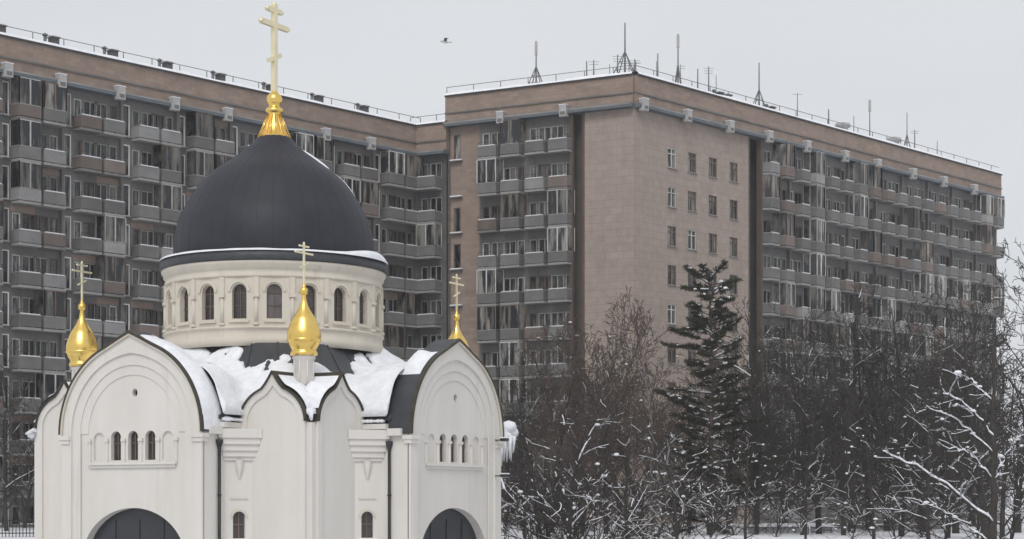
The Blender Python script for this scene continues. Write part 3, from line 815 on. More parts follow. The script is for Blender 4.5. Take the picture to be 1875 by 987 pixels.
rv = MB(); rv.box(-.28, .28, -.3, .3, 0, .75, concd); rv.box(-.36, .36, -.38, .38, .75, .83, steel); rv.tube((-.75, 0, 0), (-.75, 0, .85), .12, .12, steel, 8); rv.lathe([(.2, .8), (.22, .9), (.02, 1.02)], steel, 8, (-.75, 0, 0)); rv.box(-.34, .34, -.36, .36, .83, .9, snowm)
rvt = rv.build('roof_vent', at1); rvme = rvt.data; bpy.data.objects.remove(rvt)
for px in (-95, 2, 100, 208, 308, 405, 497, 585, 668):
    s = sL.s_at(px); inst('vent_box', vme, at1, (s, -.95, ZL - 2.45)); inst('roof_vent', rvme, at1, (s, .1, ZL + .1))

# right building ------------------------------------------------------
ZR = 41.7; A0 = Vector((-5.6, 161.8)); A1 = Vector((10.05, 153.6)); B1 = Vector((52.1, 199.6))
rb = empty('apartment_building'); tag(rb, 'grey apartment block with a beige corner tower and masts along its roof', 'building')
sA = Seg(A0, A1, rb); sB = Seg(A1, B1, rb)
ST = 3.15; NS = 11
holesA = []; holesB = []; wins = []; bals = []
bsA = bset(2.2, 1.0, .2, ST); bsB = bset(2.4, 1.15, .5, ST)
aB0 = sA.s_at(1072); gA = sA.s_at(1052); a_b = sA.s_at(878)
bwA = (gA - a_b) / 2
bays(sA, a_b, 2, bwA, ZR, ST, NS, bsA, wins, bals, holesA, 2.2, .12)
bB1 = sB.s_at(1368); gB = sB.s_at(1385); nB = 9; bwB = (sB.len - gB) / nB
bays(sB, gB, nB, bwB, ZR, ST, NS, bsB, wins, bals, holesB, 2.4, .12)
# beige corner windows
hb = []
for px in (1228, 1265, 1303, 1341):
    s = sB.s_at(px)
    for k in range(10):
        z = ZR - 6.95 - k * 3.3; hb.append((s - .6, s + .6, z, z + 1.7)); M = sB.M @ Matrix.Translation((s - .6, -.04, z))
        wp = W_be if random.random() < .2 else W_be2; wins.append((score(M, 1.6) + 3, wp[0], wp[1], 'pane', M))
hs_ = []
for k in range(11):
    zf = ZR - 2.5 - (k + 1) * ST
    if k % 3 != 1: hs_.append((.6, 1.3, zf + .1, zf + 2.33)); M = sA.M @ Matrix.Translation((.6, .1, zf + .1)); wins.append((score(M, 2), W_tall2[0], W_tall2[1], 'pane', M))
wa = MB(); gridwall(wa, 0, a_b - .0, 2, ZR - 2.3, hs_, brown)
wa.build('brick_wall', rb, sA.A, sA.rz)
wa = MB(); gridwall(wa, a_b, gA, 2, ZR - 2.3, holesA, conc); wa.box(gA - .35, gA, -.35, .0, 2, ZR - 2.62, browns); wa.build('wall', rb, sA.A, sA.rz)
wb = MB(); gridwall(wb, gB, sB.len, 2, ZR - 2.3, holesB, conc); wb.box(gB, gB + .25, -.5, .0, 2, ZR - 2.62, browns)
for i in range(1, nB): wb.box(gB + i * bwB - .1, gB + i * bwB + .1, -.3, 0, 2, ZR - 2.62, conc)
wb.build('wall', rb, sB.A, sB.rz)
# beige tower: flush sheets wrapping the corner, 0.14 m proud
be = MB(); 
gridwall(be, -.125, bB1, 2, ZR - 2.62, hb, beige, y=-.14, depth=.2); be.box(bB1 - .002, bB1 + .25, -.14, .8, 2, ZR - 2.62, browns)
be.build('tower_wall', rb, sB.A, sB.rz)
be = MB(); gridwall(be, aB0, sA.len + .125, 2, ZR - 2.62, [], beige, y=-.14); be.box(aB0 - .25, aB0 + .002, -.14, .8, 2, ZR - 2.62, browns); be.build('tower_wall', rb, sA.A, sA.rz)
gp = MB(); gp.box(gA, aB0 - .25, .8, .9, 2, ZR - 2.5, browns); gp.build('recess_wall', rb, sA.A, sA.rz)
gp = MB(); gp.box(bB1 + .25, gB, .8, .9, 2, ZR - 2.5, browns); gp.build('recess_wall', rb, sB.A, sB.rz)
# small ledges on the plain brown strip
lg = MB()
for k in range(11):
    z = ZR - 2.5 - (k + 1) * ST; lg.box(.4, 1.5, -.35, -.003, z, z + .1, conc); lg.box(.39, 1.51, -.36, -.003, z + .1, z + .19, snowm)
lg.build('ledge', rb, sA.A, sA.rz)
# balconies projecting past the far right end
endM = Matrix.Translation((*B1, 0)) @ Matrix.Rotation(sB.rz + PI / 2, 4, 'Z')
for k in range(NS):
    if k in (0, 4): continue
    z = ZR - 2.5 - (k + 1) * ST; M = endM @ Matrix.Translation((.3, -.0, z)); bp = pick(bsB); bals.append((score(M, 2) + 5, bp[0], bp[1], 'glazing', M))
place_all(wins, rb, 'window'); place_all(bals, rb, 'balcony')
dB = Vector((sB.d.x, sB.d.y)); bkB = Vector((-sB.n.x, -sB.n.y)); bkA = Vector((-sA.n.x, -sA.n.y))
core(rb, [A0 + bkA * .92, A1 + bkA * .92 + bkB * .3, A1 + bkB * .92 + bkA * .3, B1 + bkB * .92, B1 + bkB * 13, A1 + bkB * 13 + dB * 4, A1 + Vector((-2, 14)), A0 + bkA * 13], 1, ZR - .4)
ew = MB(); ew.box(0, 13, .0, .3, 2, ZR - .1, conc); ew.build('end_wall', rb, (B1.x - dB.x * .3, B1.y - dB.y * .3, 0), sB.rz + PI / 2)
ew = MB(); ew.box(0, 13, .0, .3, 2, ZR - .1, conc); ew.build('end_wall', rb, (*(A0 + bkA * 13), 0), sA.rz - PI / 2)
ar = attic(sA, 0, sA.len + .13, ZR, 'attic', rb); br_ = attic(sB, -.14, sB.len + .2, ZR, 'attic', rb)
for px in (925, 1040): inst('vent_box', vme, ar, (sA.s_at(px), -.95, ZR - 2.45))
for px in (1160, 1240, 1318, 1390, 1460, 1530, 1590, 1655, 1712, 1768): inst('vent_box', vme, br_, (sB.s_at(px) + .4, -.95, ZR - 2.45))
bv = MB(); bv.lathe([(.5, 0), (.5, .7), (.75, .8), (.7, 1.15), (.1, 1.3)], paleb, 12); bvt = bv.build('roof_vent', br_); bvme = bvt.data; bpy.data.objects.remove(bvt)
for px in (1330, 1345, 1425, 1556, 1650): inst('roof_vent', bvme if px in (1556, 1650) else rvme, br_, (sB.s_at(px), .8, ZR + .1))

# rooftop masts
def mast(px, base_seg, ptop, legs, label, r=.05, bars=0, dish=False, back=1.2):
    s = base_seg.s_at(px); p = base_seg.M @ Vector((s, back, 0)); p.z = ZR + .0; e = empty('antenna_mast', p)
    tag(e, label, 'antenna', 'antenna masts along the right building roof')
    h = CAMZ + (HY - ptop) * p.y / F - ZR
    r *= 1.5; mb = MB(); mb.tube((0, 0, 0), (0, 0, h), r, r * .6, steel, 6); mb.box(-.2, .2, -.2, .2, 0, .12, concd); mb.build('pole', e)
    if legs:
        lb_ = MB(); hh = h * .5
        for k in range(4):
            a = k * PI / 2 + .5; q = (math.cos(a) * legs, math.sin(a) * legs)
            lb_.tube((*q, 0), (0, 0, hh), .05, .04, steel, 5)
        for z in (.3, .6):
            for k in range(4):
                a = k * PI / 2 + .5; b = a + PI / 2; f_ = legs * (1 - z)
                lb_.tube((math.cos(a) * f_, math.sin(a) * f_, hh * z), (math.cos(b) * f_, math.sin(b) * f_, hh * z), .03, .03, steel, 4)
        lb_.build('brace', e)
    if bars:
        bb = MB()
        for k in range(bars):
            z = h - .15 - k * .22; bb.tube((-.45 + .05 * k, 0, z), (.45 - .05 * k, 0, z), .018, .018, steel, 4)
        bb.build('aerial', e)
    if dish:
        dd = MB(); dd.box(-.12, .12, -.1, .06, h - 1.2, h - .1, paleb); dd.build('panel_antenna', e)
mast(970, sA, 75, 1.0, 'tall braced mast near the left end of the masted roof', dish=True)
mast(1063, sA, 112, 0, 'short pole in the pair left of the roof peak, its left one')
mast(1076, sA, 110, 0, 'short pole in the pair left of the roof peak, its right one', bars=2)
mast(1120, sA, 100, 0, 'single short aerial just left of the lattice mast at the roof peak', bars=3)
mast(1165, sB, 42, 1.3, 'tallest mast on splayed legs standing at the roof peak', .06)
mast(1098, sA, 118, 0, 'short whip aerial between the left pole pair and the peak mast', .03, back=2)
mast(1142, sA, 112, 0, 'short aerial touching the left leg of the peak mast', .035, bars=1, back=2.5)
mast(1186, sB, 112, 0, 'short aerial touching the right leg of the peak mast', .035, back=2)
mast(1243, sB, 112, 0, 'short whip aerial just left of the tall slim mast', .03, back=2.4)
mast(1280, sB, 118, 0, 'short whip aerial just right of the tall slim mast', .03, bars=2, back=2)
mast(1345, sB, 138, 0, 'short whip aerial right of the clustered roof vents', .03, back=2)
mast(1480, sB, 170, 0, 'thin short pole down the slope from the braced mast', .035, bars=1)
mast(1583, sB, 212, 0, 'thin short pole just right of the pale round roof vent', .035)
mast(1735, sB, 258, 0, 'last short pole before the right end of the roof', .035)
mast(1205, sB, 108, 0, 'first short aerial right of the splayed peak mast', bars=2, back=2.5)
mast(1225, sB, 98, 0, 'second short pole right of the splayed peak mast')
mast(1262, sB, 62, .5, 'tall slim mast right of the roof peak', .05, dish=True)
mast(1298, sB, 126, 0, 'short pole beside the clustered roof vents, the left one')
mast(1318, sB, 122, 0, 'short pole beside the clustered roof vents, the right one', bars=3)
mast(1410, sB, 115, 1.1, 'tall braced mast halfway down the sloping roofline', .055)
mast(1537, sB, 200, 0, 'short dark pole left of the pale round roof vent', .06)
mast(1612, sB, 182, 0, 'slim mast right of the pale round roof vent', .04, dish=True)
mast(1680, sB, 206, .7, 'slim mast near the low right end of the roof, the taller of two', .04)
mast(1694, sB, 238, 0, 'short pole at the right end of the roof beside a slim mast', .05, bars=2)

# ------------------------------------------------------------------ trees
class Tree:
    def __init__(s, seed, H, kind):
        s.rng = random.Random(seed); s.trunk = MB(); s.crown = MB(); s.snow = MB(); s.kind = kind; s.H = H; s.tw = .019 if kind in ('dark', 'brown', 'birch') else .012
        s.tm, s.cm = {'birch': (birch, barkb), 'dark': (barkd, barkd), 'brown': (barkd, barkb), 'snowy': (barkd, barkd)}[kind]
    def seg(s, mb, p, q, r0, r1, m, n): mb.tube(p, q, r0, r1, m, n, False)
    def snowseg(s, p, q, r, amt, on=True):
        d = q - p; L_ = d.length
        if L_ < .05: return
        if abs(d.z) / L_ > .86: return
        if not on: return
        up = Vector((0, 0, 1)); side = d.cross(up).normalized(); w = r * 1.0 + .008 + s.rng.random() * .016; h = w * 1.2
        off = Vector((0, 0, r * .6))
        vs = []
        for P in (p, q):
            for (a, b) in ((-1, 0), (-.6, .75), (.6, .75), (1, 0)): vs.append(P + off + side * a * w + up * b * h)
        s.snow.add(vs, [(0, 1, 5, 4), (1, 2, 6, 5), (2, 3, 7, 6), (3, 0, 4, 7), (0, 3, 2, 1), (4, 5, 6, 7)], snowm, None, True)
    def blob(s, p, r):
        vs = []; n = 6
        for j, (rr, z) in enumerate(((.1, -.5), (.85, -.25), (1, .1), (.6, .5), (.08, .65))):
            for i in range(n): t = 2 * PI * i / n + j; k = r * (1 + .25 * (s.rng.random() - .5)); vs.append(p + Vector((rr * k * math.cos(t) * 1.2, rr * k * math.sin(t), z * k)))
        s.snow.add(vs, [(j * n + i, j * n + (i + 1) % n, (j + 1) * n + (i + 1) % n, (j + 1) * n + i) for j in range(4) for i in range(n)], snowm, None, True)
    def branch(s, p, d, L_, r, lvl, amt):
        rng = s.rng; on = rng.random() < amt * (1.3 if lvl < 3 else .25); n = max(3, int(L_ / (.55 if lvl < 3 else .3))); q = p.copy(); d = d.normalized(); pts = [q.copy()]
        for i in range(n):
            w = .16 if lvl < 3 else .22
            d = (d + Vector((rng.gauss(0, w), rng.gauss(0, w), rng.gauss(0, w * .7) + s.lift(lvl)))).normalized()
            q2 = q + d * (L_ / n); ra = r * (1 - .8 * i / n); rb_ = r * (1 - .8 * (i + 1) / n)
            s.seg(s.crown, q, q2, max(ra, s.tw), max(rb_, s.tw * .8), s.cm, 3 if lvl > 1 else 5)
            s.snowseg(q, q2, ra, amt, on)
            q = q2; pts.append(q.copy())
            if lvl < s.maxl and i >= (1 if lvl > 1 else n * .15):
                for c in range(s.kids(lvl)):
                    ax = d.orthogonal().normalized(); ax.rotate(Matrix.Rotation(rng.uniform(0, 2 * PI), 3, d)); an = R(rng.uniform(25, 60)); nd = d.copy(); nd.rotate(Matrix.Rotation(an, 3, ax))
                    s.branch(q, nd, L_ * rng.uniform(.35, .6) * (1 - .4 * i / n), max(.010, rb_ * .6), lvl + 1, amt)
                    if rng.random() < .0012 + .03 * (amt > .15): s.blob(q + Vector((0, 0, .05)), rng.uniform(.05, .14))
    def lift(s, lvl): return {'birch': .05, 'dark': .04, 'brown': .06, 'snowy': .0}[s.kind] if lvl < 3 else .02
    def kids(s, lvl):
        r = s.rng.random()
        return (1 if r < .45 else 2) if lvl == 1 else (1 if r < .35 else 2) if lvl == 2 else 1
    def grow(s, nb, spread, r0, amt, up=(30, 60), start=.25, maxl=3):
        rng = s.rng; s.maxl = maxl; H = s.H; n = 12; p = Vector((0, 0, -.4)); d = Vector((0, 0, 1)); pts = []; lean = Vector((rng.gauss(0, .02), rng.gauss(0, .02), 0))
        for i in range(n):
            d = (d + Vector((rng.gauss(0, .035), rng.gauss(0, .035), 0)) + lean).normalized(); q = p + d * ((H + .4) / n); ra = r0 * (1 - i / n) ** .8 + .02; rb_ = r0 * (1 - (i + 1) / n) ** .8 + .02
            s.seg(s.trunk, p, q, ra, rb_, s.tm, 8); pts.append((p.copy(), q.copy(), rb_)); p = q
        for k in range(nb):
            t = start + (1 - start) * ((k + rng.random()) / nb) * .97; i = min(n - 1, int(t * n)); a, b, rr = pts[i]; o = a.lerp(b, t * n - i)
            az = k * 2.4 + rng.uniform(-.5, .5); el = R(rng.uniform(*up)); dd = Vector((math.cos(az) * math.cos(el), math.sin(az) * math.cos(el), math.sin(el)))
            s.branch(o, dd, H * spread * (1.15 - .75 * t) * rng.uniform(.7, 1.15), max(.03, rr * .45), 1, amt)
        return s
    def pine(s, amt=.8):
        rng = s.rng; s.maxl = 2; H = s.H; n = 12; p = Vector((0, 0, -.4)); d = Vector((0, 0, 1)); s.tm = barkb; s.cm = barkd
        for i in range(n):
            q = p + Vector((rng.gauss(0, .04), rng.gauss(0, .04), (H + .4) / n)); s.seg(s.trunk, p, q, .22 * (1 - i / n) + .03, .22 * (1 - (i + 1) / n) + .03, barkb, 8); p = q
        z = H * .05; az = 0
        while z < H * .985:
            t = z / H; Lb = (1.45 + 1.9 * (1 - t) + .6 * math.sin(z * 1.7)) * rng.uniform(.5, 1.25) * (1 if t < .96 else .65)
            for k in range(4):
                az += 2.2 + rng.uniform(-.5, .5); el = R(rng.uniform(-25, 20) + 26 * t)
                if rng.random() < .18: continue
                d = Vector((math.cos(az) * math.cos(el), math.sin(az) * math.cos(el), math.sin(el))); q = Vector((0, 0, z + rng.uniform(-.1, .1))); m = max(4, int(Lb / .28)); lw = Lb * rng.uniform(.65, 1.15)
                for i in range(m):
                    d2 = (d + Vector((rng.gauss(0, .09), rng.gauss(0, .09), -.05 + .13 * i / m))).normalized(); q2 = q + d2 * lw / m
                    s.seg(s.crown, q, q2, .035 * (1 - i / m) + .01, .035 * (1 - (i + 1) / m) + .01, barkd, 4); s.snowseg(q, q2, .07, 1, rng.random() < .45 * amt)
                    if i >= m * .2:
                        for sd in (-1, 1, 0):
                            sdv = d2.cross(Vector((0, 0, 1))).normalized() * sd * rng.uniform(.5, 1.1) + d2 * .8 + Vector((0, 0, rng.uniform(-.15, .25))); ll = rng.uniform(.25, .6) * (1.2 - .5 * i / m)
                            e = q2 + sdv.normalized() * ll; s.seg(s.crown, q2, e, .012, .006, barkd, 3)
                            for c in range(34):
                                u = q2.lerp(e, rng.random()); v = (sdv.normalized() * .5 + Vector((rng.gauss(0, .6), rng.gauss(0, .6), rng.gauss(.15, .5)))).normalized() * rng.uniform(.14, .28); w_ = v.cross(Vector((rng.random(), rng.random(), rng.random()))).normalized() * .02
                                s.crown.add([u - w_, u + w_, u + v + w_ * .4, u + v - w_ * .4], [(0, 1, 2, 3)], needle)
                            if rng.random() < .13 * amt: s.blob(q2.lerp(e, .5) + Vector((0, 0, .07)), rng.uniform(.07, .17))
                    q = q2
            z += rng.uniform(.32, .5)
        return s
    def finish(s):
        out = []
        for mb, nm in ((s.trunk, 'trunk'), (s.crown, 'crown'), (s.snow, 'snow')):
            o = mb.build(nm); out.append((nm, o.data)); bpy.data.objects.remove(o)
        return out, s.H
PR = {}
PR['birch1'] = Tree(1, 15, 'birch').grow(40, .27, .15, .015, (42, 70), .2, 4).finish()
PR['birch2'] = Tree(2, 15, 'brown').grow(42, .28, .16, .015, (38, 68), .18, 4).finish()
PR['dark1'] = Tree(3, 14, 'dark').grow(30, .34, .2, .03, (15, 58), .12, 4).finish()
PR['dark2'] = Tree(4, 14, 'dark').grow(32, .34, .2, .04, (15, 60), .12, 4).finish()
PR['dark3'] = Tree(5, 14, 'dark').grow(30, .38, .22, .03, (20, 65), .10, 4).finish()
PR['snowy1'] = Tree(6, 9, 'snowy').grow(20, .5, .13, .24, (15, 55), .08).finish()
PR['snowy2'] = Tree(7, 9, 'snowy').grow(19, .52, .14, .2, (10, 58), .08).finish()
PR['shrub'] = Tree(8, 3, 'snowy').grow(34, .75, .05, .10, (15, 75), .02).finish()
PR['pine'] = Tree(9, 17, 'dark').pine().finish()

def plant(kind, px, D, top, label, cat='tree', group=None, rz=None, name=None, wide=1.0):
    meshes, H = PR[kind]; x = at(px, D); z0 = gz(x, D); h = zat(top, D) - z0; s_ = h / H
    nm = name or {'birch1': 'birch_tree', 'birch2': 'bare_tree', 'dark1': 'bare_tree', 'dark2': 'bare_tree', 'dark3': 'bare_tree', 'snowy1': 'snowy_tree', 'snowy2': 'snowy_tree', 'shrub': 'shrub', 'pine': 'pine_tree'}[kind]
    e = empty(nm, (x, D, z0), random.uniform(0, 6.28) if rz is None else rz); e.scale = (s_ * wide, s_ * wide, s_)
    tag(e, label, cat, group)
    for n_, me in meshes: inst(n_, me, e)
    return e
GT = 'bare winter trees in front of the right building'
T = [
 ('pine', 1302, 112, 500, 'tall dark green pine with snow patches before the beige tower wall', None, .4, 1.18),
 ('birch1', 1085, 130, 560, 'brown leafless tree whose top crosses the lower left corner of the beige tower', GT, None, 1),
 ('birch2', 1140, 126, 572, 'brown leafless tree under the middle of the beige tower wall', GT, None, 1.1),
 ('birch1', 1195, 122, 590, 'pale-stemmed birch just left of the green pine', GT, 1.0, 1),
 ('birch2', 1040, 132, 600, 'brown leafless tree under the dark gap left of the beige tower', GT, None, 1.1),
 ('birch2', 1235, 135, 625, 'brown leafless tree close behind the green pine on its left', GT, None, 1),
 ('dark1', 985, 128, 690, 'dark leafless tree closest to the right wall of the church, behind the hanging snow', GT, None, 1),
 ('dark3', 925, 134, 725, 'dark leafless tree peeping out directly behind the right corner of the church', GT, None, .9),
 ('dark2', 1385, 124, 590, 'dark leafless tree crossing the right edge of the beige tower', GT, None, 1),
 ('dark3', 1440, 128, 600, 'dark leafless tree in front of the first balconies right of the beige tower', GT, None, 1.05),
 ('dark1', 1500, 118, 585, 'straight dark leafless tree left of the snow-roofed shed end of the fence', GT, 2, 1.0),
 ('dark2', 1560, 125, 560, 'tall dark leafless tree in front of the middle balconies of the right wing', GT, None, 1.05),
 ('dark3', 1625, 130, 575, 'dark leafless tree below the pale round roof vent', GT, None, 1.0),
 ('dark1', 1690, 126, 560, 'dark leafless tree below the pair of slim masts at the roof end', GT, None, 1.05),
 ('dark2', 1750, 120, 565, 'dark leafless tree just left of the end of the right building', GT, None, 1.05),
 ('dark3', 1805, 100, 520, 'large dark leafless tree with a thick trunk at the right end of the building', GT, 3.5, .95),
 ('dark1', 1862, 122, 470, 'dark leafless tree rising against the sky at the right edge of the photo', GT, None, 1),
 ('dark1', 1335, 136, 640, 'dark leafless tree close behind the green pine on its right', GT, None, 1),
 ('dark2', 1110, 118, 700, 'lower dark leafless tree in front of the brown ones left of the pine', GT, None, 1.1),
 ('dark3', 1260, 116, 740, 'lower dark leafless tree in front of the foot of the pine', GT, None, 1.15),
 ('dark1', 1470, 112, 700, 'lower dark leafless tree above the snowy shed', GT, None, 1.2),
 ('dark3', 1650, 110, 690, 'lower dark leafless tree above the right end of the pale fence', GT, None, 1.2),
 ('dark2', 1545, 112, 715, 'lower dark leafless tree above the middle of the pale fence', GT, None, 1.2),
 ('dark2', 1385, 114, 735, 'lower dark leafless tree above the left end of the pale fence', GT, None, 1.1),
 ('dark1', 1735, 106, 690, 'lower dark leafless tree left of the thick-trunked one', GT, None, 1.1),
 ('birch2', 1010, 124, 655, 'brown leafless tree between the church and the beige tower', GT, None, 1.1),
 ('birch1', 1112, 134, 585, 'brown leafless tree whose fine twigs spread under the left half of the tower', GT, None, 1.2),
 ('birch2', 1170, 136, 600, 'brown leafless tree whose fine twigs spread under the middle of the tower', GT, None, 1.2),
 ('birch2', 1065, 116, 665, 'lower brown leafless tree nearest the gap at the left of the tower', GT, None, 1.2),
 ('dark2', 1590, 132, 620, 'dark leafless tree crowded behind the middle trees of the right wing', GT, None, 1.2),
 ('dark1', 1720, 134, 610, 'dark leafless tree crowded behind the trees below the low end of the roof', GT, None, 1.2),
 ('dark3', 1410, 146, 640, 'dark leafless tree farthest back beside the right edge of the tower', GT, None, 1.3),
 ('dark2', 1480, 148, 635, 'dark leafless tree farthest back behind the first trees of the right wing', GT, None, 1.3),
 ('dark1', 1545, 147, 640, 'dark leafless tree farthest back below the braced roof mast', GT, None, 1.3),
 ('dark3', 1660, 148, 640, 'dark leafless tree farthest back below the pale round vent', GT, None, 1.3),
 ('dark2', 1780, 146, 625, 'dark leafless tree farthest back near the end wall of the building', GT, None, 1.3),
 ('dark1', 960, 140, 745, 'dark leafless tree farthest back beside the hanging snow of the church', GT, None, 1.2),
 ('birch2', 1090, 144, 680, 'brown leafless tree farthest back under the left part of the tower', GT, None, 1.4),
 ('birch1', 1215, 143, 690, 'brown leafless tree farthest back left of the pine', GT, None, 1.4),
 ('dark1', 12, 122, 660, 'dark leafless tree at the left edge of the photo behind the metal fence', None, None, .9),
 ('dark3', 45, 130, 720, 'dark leafless tree tucked behind the left corner of the church', None, None, .8),
]
for k, px, D, top, lab, grp, rz, wd in T: plant(k, px, D, top, lab, group=grp, rz=rz, wide=wd)
GS = 'snow-laden young trees in the foreground on the right'
for k, px, D, top, lab, rz in [
 ('snowy1', 1035, 88, 770, 'snow-laden young tree right beside the church, leftmost of its kind', .6),
 ('snowy2', 1150, 86, 790, 'snow-laden young tree below the brown leafless trees', 2.4),
 ('snowy1', 1245, 84, 800, 'snow-laden young tree with star-like white boughs below the pine', 4.1),
 ('snowy2', 1365, 90, 820, 'snow-laden young tree at the left end of the pale fence', 5.2),
 ('snowy1', 1475, 92, 830, 'low snow-laden young tree in front of the snowy shed', .2),
 ('snowy2', 1600, 86, 790, 'snow-laden young tree in front of the right part of the pale fence', 1.2),
 ('snowy1', 1700, 82, 740, 'snow-laden young tree second from the right edge', 3.1),
 ('snowy2', 1835, 80, 700, 'snow-laden young tree at the right edge of the photo', 4.4)]:
    plant(k, px, D, top, lab, group=GS, rz=rz)
# the near tree whose long snow-covered boughs slant up to the left at the right edge
def bough_tree():
    t = Tree(21, 9, 'snowy'); t.maxl = 3; D = 74; X0 = at(1818, D); z0 = gz(X0, D)
    r0 = .2; p = Vector((0, 0, -.3)); n = 10; top = zat(640, D) - z0
    for i in range(n):
        q = Vector((random.uniform(-.08, .08), random.uniform(-.08, .08), -.3 + (top + .3) * (i + 1) / n)); t.seg(t.trunk, p, q, r0 * (1 - .8 * i / n), r0 * (1 - .8 * (i + 1) / n), barkd, 8); p = q
    for (y0, x1, y1, yy, r) in ((960, 1608, 828, -1.0, .07), (800, 1722, 722, -.6, .06), (830, 1700, 745, .5, .045), (880, 1735, 820, -.4, .045), (740, 1760, 690, .6, .04), (900, 1860, 800, -.5, .05), (1000, 1700, 925, 1.2, .04)):
        a = Vector((0, 0, zat(y0, D) - z0)); b = Vector((at(x1, D) - X0, yy, zat(y1, D + yy) - z0)); m = 14; q = a
        for i in range(m):
            u = (i + 1) / m; q2 = a.lerp(b, u) + Vector((random.gauss(0, .04), random.gauss(0, .04), .28 * math.sin(PI * u) + random.gauss(0, .035)))
            t.seg(t.crown, q, q2, r * (1 - .75 * (u - 1 / m)), r * (1 - .75 * u), barkd, 5); t.snowseg(q, q2, r * 1.25 * (1.1 - .5 * u), 1.0)
            if random.random() < .3: t.blob(q2 + Vector((0, 0, .05)), random.uniform(.05, .11))
            for s_ in range(2):
                d = (b - a).normalized(); ax = Vector((random.gauss(0, 1), random.gauss(0, 1), random.gauss(0, 1))).normalized(); nd = d.copy(); nd.rotate(Matrix.Rotation(R(random.uniform(30, 75)), 3, ax))
                if i > 1: t.branch(q2, nd, random.uniform(.3, 1.0), .016, 2, .3)
            q = q2
    e = empty('snowy_tree', (X0, D, z0)); tag(e, 'dark tree at right with long thick snow-covered boughs slanting up to the left', 'tree', GS)
    for n_, me in t.finish()[0]: inst(n_, me, e)
bough_tree()
for px, D, top, lab in [
 (1000, 96, 900, 'low twiggy shrub beside the right wall of the church'), (1095, 98, 895, 'low twiggy shrub right of the one beside the church wall'), (1190, 94, 905, 'low twiggy shrub left of the foot of the pine'),
 (1300, 95, 900, 'low twiggy shrub hiding the foot of the pine'), (1560, 96, 925, 'low twiggy shrub right of the snowy shed'), (1640, 92, 905, 'low twiggy shrub under the right end of the pale fence'), (1730, 90, 900, 'low twiggy shrub left of the tree with long snowy boughs'), (1850, 90, 890, 'low twiggy shrub at the right edge of the photo'),
 (960, 108, 880, 'dark twiggy shrub behind the right corner of the church'), (1050, 110, 870, 'taller dark shrub under the brown trees, left one'), (1140, 108, 880, 'taller dark shrub under the brown trees, right one'), (1240, 109, 875, 'taller dark shrub left behind the foot of the pine'),
 (1345, 108, 885, 'taller dark shrub right behind the foot of the pine'), (1420, 104, 915, 'dark twiggy shrub left of the snowy shed'), (1690, 108, 890, 'taller dark shrub at the right end of the pale fence'), (1790, 105, 880, 'taller dark shrub near the thick-trunked tree')]:
    plant('shrub', px, D, top, lab, 'shrub', 'snowy shrubs along the bottom right')

# ------------------------------------------------------------------ fences, shed, bird
def fence(p0, p1, label, h, solid, name):
    p0 = Vector(p0); p1 = Vector(p1); L_ = (p1 - p0).length; rz = math.atan2(p1.y - p0.y, p1.x - p0.x); zb = min(gz(*p0), gz(*p1))
    e = empty(name, (p0.x, p0.y, zb), rz); tag(e, label, 'fence')
    if solid:
        n = int(L_ / 2.4); 
        for i in range(n):
            m = MB(); x0 = i * L_ / n + .1; x1 = (i + 1) * L_ / n - .1
            for k in range(6): m.box(x0, x1, -.03 - .012 * (k % 2), .03, .05 + k * h / 6, (k + 1) * h / 6 - .03, fencem)
            m.build('board_panel', e); q = MB(); q.box(x0 - .1, x1 + .1, -.11, .11, h, h + .13, snowm); q.build('snow', e)
        for i in range(n + 1): m = MB(); m.box(i * L_ / n - .09, i * L_ / n + .09, -.08, .08, -.5, h - .01, concp); m.build('post', e)
    else:
        m = MB()
        x = 0
        while x < L_: m.box(x, x + .05, -.015, .015, .1, h, darkm); x += .2
        m.build('pickets', e); m = MB()
        for z in (.3, h - .25): m.box(0, L_, -.03, .03, z, z + .06, darkm)
        m.build('rail', e)
fence((at(1375, 135), 135), (at(1720, 133), 133), 'pale horizontal board fence behind the trees at the lower right', 2.2, True, 'board_fence')
fence((at(-80, 110), 110), (at(120, 112), 112), 'dark metal picket fence at the lower left corner of the photo', 1.3, False, 'picket_fence')
sh = empty('shed', (at(1460, 122), 122, gz(at(1460, 122), 122)), .06); tag(sh, 'low grey shed with a flat snow-covered roof at the bottom right', 'shed')
m = MB(); m.box(-2.6, 2.4, 0, 3.5, -.6, .35, paleb)
for i in range(11): m.box(-2.6 + i * .48, -2.52 + i * .48, -.03, 0, -.6, .34, steel)
m.build('wall', sh); m = MB(); m.box(-2.75, 2.55, -.2, 3.7, .35, .43, steel); m.build('roof', sh)
m = MB(); n = 20; vs = [(-2.8 + 5.4 * i / n, -.25 + 4.0 * j / 8, .43 + .22 * min(1, 6 * min(i, n - i) / n + .15) * min(1, j * .8 + .3, (8 - j) * .8 + .2) + .03 * noise.noise(Vector((i * .6, j, 0)))) for i in range(n + 1) for j in range(9)]
m.add(vs, [(i * 9 + j, (i + 1) * 9 + j, (i + 1) * 9 + j + 1, i * 9 + j + 1) for i in range(n) for j in range(8)], snowm, None, True); m.box(-2.8, 2.6, -.25, 3.75, .431, .47, snowm); m.build('snow', sh)

